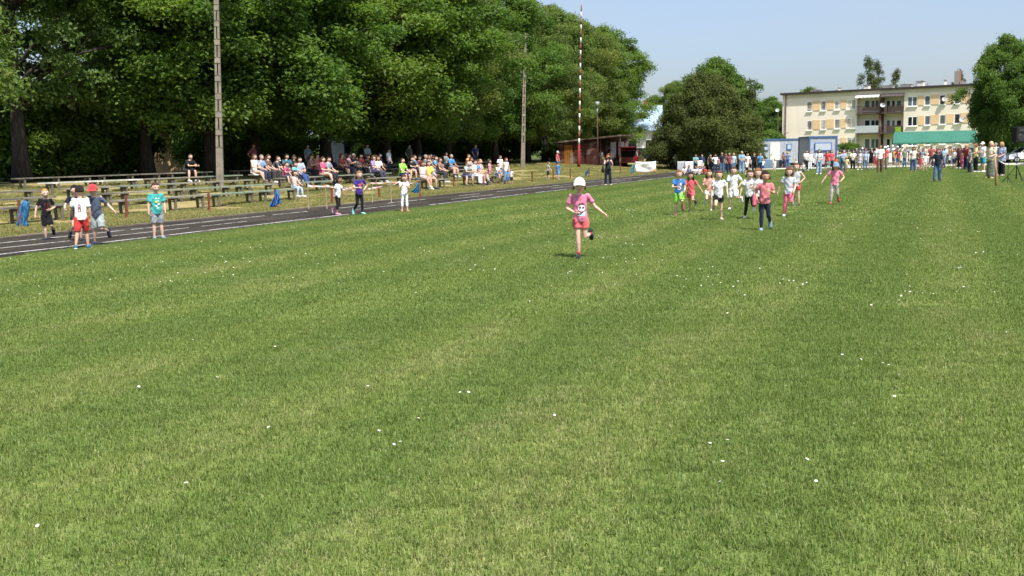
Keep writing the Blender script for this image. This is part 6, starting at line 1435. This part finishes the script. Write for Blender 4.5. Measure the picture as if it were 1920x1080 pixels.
for i in range(34):
    x = 1538 + i * 8.7 + rp.uniform(-3, 3); f_ = FILL[(i * 5) % 12]; kid_ = i % 4 == 3; yf = rp.uniform(309, 315)
    CROWD.append((x, yf, yf - (25 if kid_ else 33) + (1600 - x) * .012, rp.choice(['kd_down', 'kd_clap', 'kd_up']) if kid_ else rp.choice(['st_down', 'st_fold', 'st_phone', 'st_hip', 'st_back']), rp.uniform(-60, 40), (f_[0],), (rp.choice([T_, SH_]), rp.choice(['#2c3448', '#5a78a4', '#3a3a40', '#8a7a68'])), (rp.choice(['short', 'bob', 'long', 'pony']), rp.choice([BR, DK, BL, RD, GY])), '#f0f0f0' if i % 7 == 2 else None,
        ('child' if kid_ else 'person') + ' in ' + f_[1] + (' and white cap' if i % 7 == 2 else '') + ' at the crowd back ' + PLC[min(5, i // 6)]))
for x, yf, yh, key, fc, sh, bt, hr, cp, lab in CROWD:
    g = Vector(hit(x, yf)); ztop = at_y(x, yh, g.y).z - g.z; P = STOCK[key]['pose']
    Hs = P.H * ztop / P.top; Hs = min(max(Hs, .85 if P.kid else 1.45), 1.5 if P.kid else 1.9)
    spectator(key, g, -math.atan2(g.x, g.y) + math.radians(fc), lab, sh, bt, hr, Hs, cp, 'crowd standing at the start')
for i, (x, y, c_, h_) in enumerate([(1283, 327, '#f0f0f2', BR), (1292, 327, '#7f97b8', DK), (1304, 328, '#f2f2f2', BR), (1311, 328, '#e8e6e4', RD), (1316, 326, '#3a66a8', BL), (1321, 328, '#d83a34', DK)]):
    g = Vector(hit(x, y)); spectator('sk_ground', g, -math.atan2(g.x, g.y) + rp.uniform(-.4, .4), 'child sitting on the grass ' + ['in white tee, leftmost of the seated children', 'in grey blue tee', 'in white tee below the teal polo man', 'in off white tee with reddish hair', 'in royal blue tee', 'in bright red tee'][i], (c_,), (SH_, rp.choice(['#2a2c34', '#8a8c94', '#c8a89a'])), ('short' if i % 2 else 'pony', h_), 1.2, None, 'children sitting on the grass')
# small group by the shed and on the bank
for x, yf, yh, key, fc, sh, bt, hr, lab in [
 (1045, 318, 283, 'kd_down', 60, ('#c03a48',), (SH_, '#4a5a80'), ('short', '#9aa6b4'), 'child in red tee by the shed end'),
 (1127, 311, 286, 'st_down', -20, ('#e8eaee', 2.0), (T_, '#3a3c44'), ('short', BR), 'person in white at the shed porch'),
 (1132, 311, 290, 'kd_down', 20, ('#d6e04a',), (SH_, '#3a3c44'), ('short', BR), 'child in yellow vest at the shed porch'),
 (1146, 312, 285, 'st_shade', 0, ('#b8a898',), (T_, '#50505a'), ('bob', BR), 'person on the shed porch with arm raised'),
 (1401 - 200, 305, 296, 'kd_down', 0, ('#e8e8ec',), (SH_, '#8a8c94'), ('short', RD), 'child in white behind the white sagging banner'),
 (918, 337, 299, 'kd_down', 60, ('#e68aae',), (SH_, '#d87a9c'), ('pony', BR), 'child in pink tee and pink shorts standing before the benches'),
 (949, 346, 301, 'st_hip', 40, ('#eceef2', 0.0), (T_, '#6f90b8'), ('bob', RD), 'woman in white vest and jeans with two small children'),
 (952, 347, 317, 'kd_clap', 30, ('#4a86c0',), (SH_, '#4a78b0'), ('short', '#7a8aa0'), 'small child in blue beside the white vest woman'),
 (959, 347, 314, 'kd_down', -20, ('#dcdce2',), (SH_, '#3a4258'), ('short', BR), 'small child in pale tee right of the white vest woman'),
 (938, 338, 303, 'st_back', 40, ('#eceaea',), (T_, '#6a86b0'), ('bob', BR), 'person in white tee left of the white vest woman'),
 ]:
    g = Vector(hit(x, yf)); ztop = at_y(x, yh, g.y).z - g.z; P = STOCK[key]['pose']; Hs = min(max(P.H * ztop / P.top, .8 if P.kid else 1.45), 1.5 if P.kid else 1.9)
    spectator(key, g, -math.atan2(g.x, g.y) + math.radians(fc), lab, sh, bt, hr, Hs, None, 'people on the bank')
# standing among the trees behind the back row
for x, t_, key, sh, bt, hr, lab in [
 (578, 31.8, 'st_down', ('#8296b0',), (T_, '#3a3c48'), ('short', BR), 'person in grey blue tee standing behind the back row'),
 (689, 31.8, 'st_fold', ('#a8c0d8', 2.0), (T_, '#3a4a70'), ('short', BR), 'person in light blue shirt standing behind the red shirt spectator'),
 (729, 29.9, 'st_down', ('#dfe4ec',), (T_, '#2a3458'), ('short', DK), 'boy in white and navy standing on the steps'),
 (768, 31.8, 'st_back', ('#5a6058',), (T_, '#40443c'), ('short', DK), 'person in camouflage green standing behind the neon green shirt'),
 (892, 31.9, 'st_back', ('#22356a',), (T_, '#2c3a60'), ('short', BR), 'person in navy standing behind the orange shirt spectator'),
 (476, 32.2, 'st_hip', ('#a84a58',), (T_, '#3a3038'), ('long', RD), 'woman in dull red standing in the shade behind the left end spectators'),
 ]:
    p = col_t(x, t_); spectator(key, p, math.radians(60) + rp.uniform(-.4, .4), lab, sh, bt, hr, 1.7 if 'boy' not in lab else 1.5, None, 'people standing behind the benches')
# seated on the benches: photo x, head y, stock pose
SEATED = [
 (347, 290, 'si_lean', ('#17181c',), (SH_, '#1c1d24'), ('short', BR), 'lone spectator in black tee and shorts on the left back bench'),
 (467, 289, 'si_cross', ('#e8e4dc', 0.0), (SK, '#d0c8bc'), ('long', BR), 'woman in white tank top at the left end of the spectators'),
 (486, 288, 'si_knee', ('#7ea0c8',), (T_, '#2c3450'), ('short', GY), 'man in light blue shirt near the left end'),
 (494, 292, 'sk_knee', ('#2a3454',), (SH_, '#2a2e3c'), ('short', DK), 'child in navy tee right of the light blue shirt man'),
 (508, 293, 'si_lean', ('#4a4e58',), (T_, '#3a3630'), ('short', BR), 'big man in charcoal tee leaning forward'),
 (512, 289, 'si_knee', ('#6a5040',), (T_, '#3a3a3a'), ('short', BR), 'person in brown behind the charcoal tee man'),
 (519, 298, 'sk_knee', ('#dfe6f0',), (SH_, '#c8b8b0'), ('short', BR), 'child in white cap and white tee on a lower bench'),
 (531, 300, 'sk_lean', ('#c43a72',), (SH_, '#50506a'), ('pony', BR), 'child in magenta tee right of the white capped child'),
 (534, 290, 'si_knee', ('#2f6f8a',), (T_, '#34404c'), ('bob', DK), 'person in dark teal behind the magenta tee child'),
 (546, 290, 'si_phone', ('#4a5a4a', 2.0), (T_, '#34363c'), ('long', BR), 'person in dark green right of the dark teal one'),
 (550, 301, 'sk_knee', ('#5ec8d4',), (LG, '#2c3440'), ('bob', BR), 'child in aqua tee on a lower bench'),
 (559, 292, 'si_cross', ('#a8b4c4',), (T_, '#2f5088'), ('long', DK), 'woman in pale grey blue with blue jeans'),
 (577, 290, 'si_phone', ('#a88078', 0.0), (T_, '#30303a'), ('long', BR), 'woman in dusty rose vest'),
 (590, 288, 'si_knee', ('#d0666c',), (SK, '#d07078'), ('bob', BR), 'woman in coral dress'),
 (602, 292, 'si_cross', ('#cf4a7a',), (SH_, '#c8a890'), ('pony', BR), 'girl in deep pink tee right of the coral dress'),
 (611, 291, 'si_knee', ('#8a94a4',), (T_, '#2a2c38'), ('short', DK), 'person in steel grey right of the deep pink tee'),
 (638, 285, 'si_cross', ('#a8483c',), (SH_, '#4a3430'), ('bob', RD), 'red haired woman in rust top'),
 (646, 286, 'si_phone', ('#c8909a',), (T_, '#4a4a58'), ('long', BR), 'woman in pale pink right of the rust top'),
 (654, 286, 'si_knee', ('#34384a',), (T_, '#30343c'), ('buzz', GY), 'man in dark slate tee'),
 (661, 293, 'sk_knee', ('#cfd8d8',), (SH_, '#3a5a58'), ('short', BR), 'child in off white tee'),
 (666, 294, 'sk_lean', ('#3a8a7a',), (SH_, '#3a3c48'), ('short', BR), 'child in sea green tee'),
 (673, 286, 'si_knee', ('#d42430',), (T_, '#1d1e26'), ('short', DK), 'person in bright red shirt on the back row'),
 (681, 290, 'si_lean', ('#1c1c22',), (T_, '#e2e0dc'), ('short', BR), 'boy in black tee and white trousers'),
 (698, 289, 'si_phone', ('#e4e6ea',), (T_, '#6a8ab8'), ('long', DK), 'woman in white tee and blue jeans in the shade'),
 (705, 290, 'si_knee', ('#f0f0f0',), (T_, '#4a4c58'), ('bob', BR), 'person in plain white right of the jeans woman'),
 (711, 289, 'si_cross', ('#a48ab8',), (T_, '#40405a'), ('long', BR), 'woman in lilac top'),
 (719, 286, 'si_knee', ('#332c34', 2.0), (T_, '#2a2a30'), ('long', DK), 'woman in black sweater right of the lilac top'),
 (745, 293, 'si_lean', ('#1a1a20',), (SH_, '#c4a08c'), ('short', BR), 'spectator in black tee with bare legs left of the neon green shirt'),
 (755, 291, 'si_knee', ('#3f86a8',), (T_, '#34384a'), ('short', BR), 'person in teal blue behind the neon green shirt'),
 (764, 296, 'si_knee', ('#8ee61e',), (SH_, '#2c3a6a'), ('buzz', BR), 'spectator in neon green shirt'),
 (778, 309, 'si_cross', ('#dcdce0', 0.0), (SH_, '#c8b0a8'), ('pony', BR), 'girl in pale vest with bare legs on a front bench'),
 (766, 312, 'si_knee', ('#e0e428',), (SH_, '#c4a494'), ('long', BR), 'girl in fluorescent yellow on a front bench'),
 (783, 290, 'si_phone', ('#6a2430', 2.0), (T_, '#2c2c34'), ('bob', DK), 'person in wine red sweater'),
 (794, 290, 'si_knee', ('#5a6a74',), (T_, '#40464c'), ('short', GY), 'man in grey teal right of the wine red sweater'),
 (800, 288, 'si_lean', ('#22304a', 2.0), (T_, '#2c2c34'), ('short', DK), 'person in dark navy jacket'),
 (807, 295, 'si_lean', ('#2f96dc',), (T_, '#3c4250'), ('short', BR), 'man in sky blue tee leaning forward'),
 (818, 288, 'si_knee', ('#b09878',), (T_, '#7f9ab8'), ('bob', BR), 'woman in tan top and pale jeans'),
 (825, 291, 'si_phone', ('#262c44',), (T_, '#34363e'), ('short', DK), 'person in navy right of the tan top'),
 (828, 296, 'si_knee', ('#8a6a5c',), (T_, '#3a3a42'), ('long', BR), 'woman in brown top on the middle row'),
 (834, 287, 'si_cross', ('#e4e6e8',), (T_, '#4a4c5a'), ('bob', BR), 'person in white behind the brown top woman'),
 (843, 290, 'si_knee', ('#2a88d0',), (T_, '#d0a494'), ('bald', '#8a6a54'), 'bald man in bright blue tee'),
 (855, 307, 'si_lean', ('#a4a8ac',), (SH_, '#4a6288'), ('bald', '#8a6a54'), 'bald man in grey tee and blue shorts leaning forward on the front bench'),
 (875, 288, 'si_knee', ('#f09018',), (T_, '#3a3438'), ('short', BR), 'spectator in orange shirt'),
 (884, 294, 'si_phone', ('#9a9094',), (T_, '#50505a'), ('long', BR), 'person in mauve grey right of the orange shirt'),
 (892, 304, 'si_knee', ('#2f84c8',), (SH_, '#c8a898'), ('short', BR), 'man in blue tee on the front right bench'),
 (898, 306, 'si_cross', ('#d8a8a0',), (T_, '#b8a89c'), ('long', BL), 'woman in peach top beside the front blue tee man'),
 (907, 309, 'si_knee', ('#ece4b0',), (T_, '#e8eaf0'), ('short', BR), 'spectator in cream with white trousers on the front right bench'),
 (908, 300, 'sk_knee', ('#3f9aa4',), (SH_, '#3a4250'), ('short', BR), 'child in blue green behind the cream clad spectator'),
 (929, 303, 'sk_lean', ('#eeeeee',), (SH_, '#4a5a78'), ('short', DK), 'dark haired child in white tee near the right end'),
 (585, 316, 'sk_knee', ('#cfc8c4', 0.0), (LG, '#a8c0dc'), ('bob', BR), 'small girl in pale vest and light jeans alone on a green bench'),
]
USED = {}
for x, yh, key, sh, bt, hr, lab in SEATED:
    P = STOCK[key]['pose']; dz = P.top
    d = ray(x, yh); best = None
    for ri, t_ in enumerate(ROWS):
        k = t_ / (d[0] * N[0] + d[1] * N[1]); e = abs(CAMH + d[2] * k - ht(t_) - dz)
        if best is None or e < best[0]: best = (e, ri, d[0] * k, d[1] * k)
    _, ri, X, Y = best; s_, t_ = st(X, Y)
    benches = [(a, b_) for r_, a, b_ in SEATS if r_ == ri]; bb = min(benches, key=lambda q: max(q[0] - s_, s_ - q[1], 0)); s_ = min(max(s_, bb[0] + .2), bb[1] - .2)
    for it in range(12):
        if all(abs(s_ - q) > .36 for q in USED.get(ri, [])): break
        s_ = min(max(s_ + .19 * (1 if it % 2 else -1) * (1 + it // 2), bb[0] + .15), bb[1] - .15)
    USED.setdefault(ri, []).append(s_); X, Y = xy(s_, ROWS[ri])
    cp = '#f2f2f4' if 'white cap ' in lab else None
    spectator(key, (X + .02, Y, ht(ROWS[ri]) - .008), math.radians(67) + rp.uniform(-.5, .35), lab, sh, bt, hr, None, cp, 'spectators seated on the benches')
sc.collection.children.unlink(TMP); bpy.data.collections.remove(TMP)
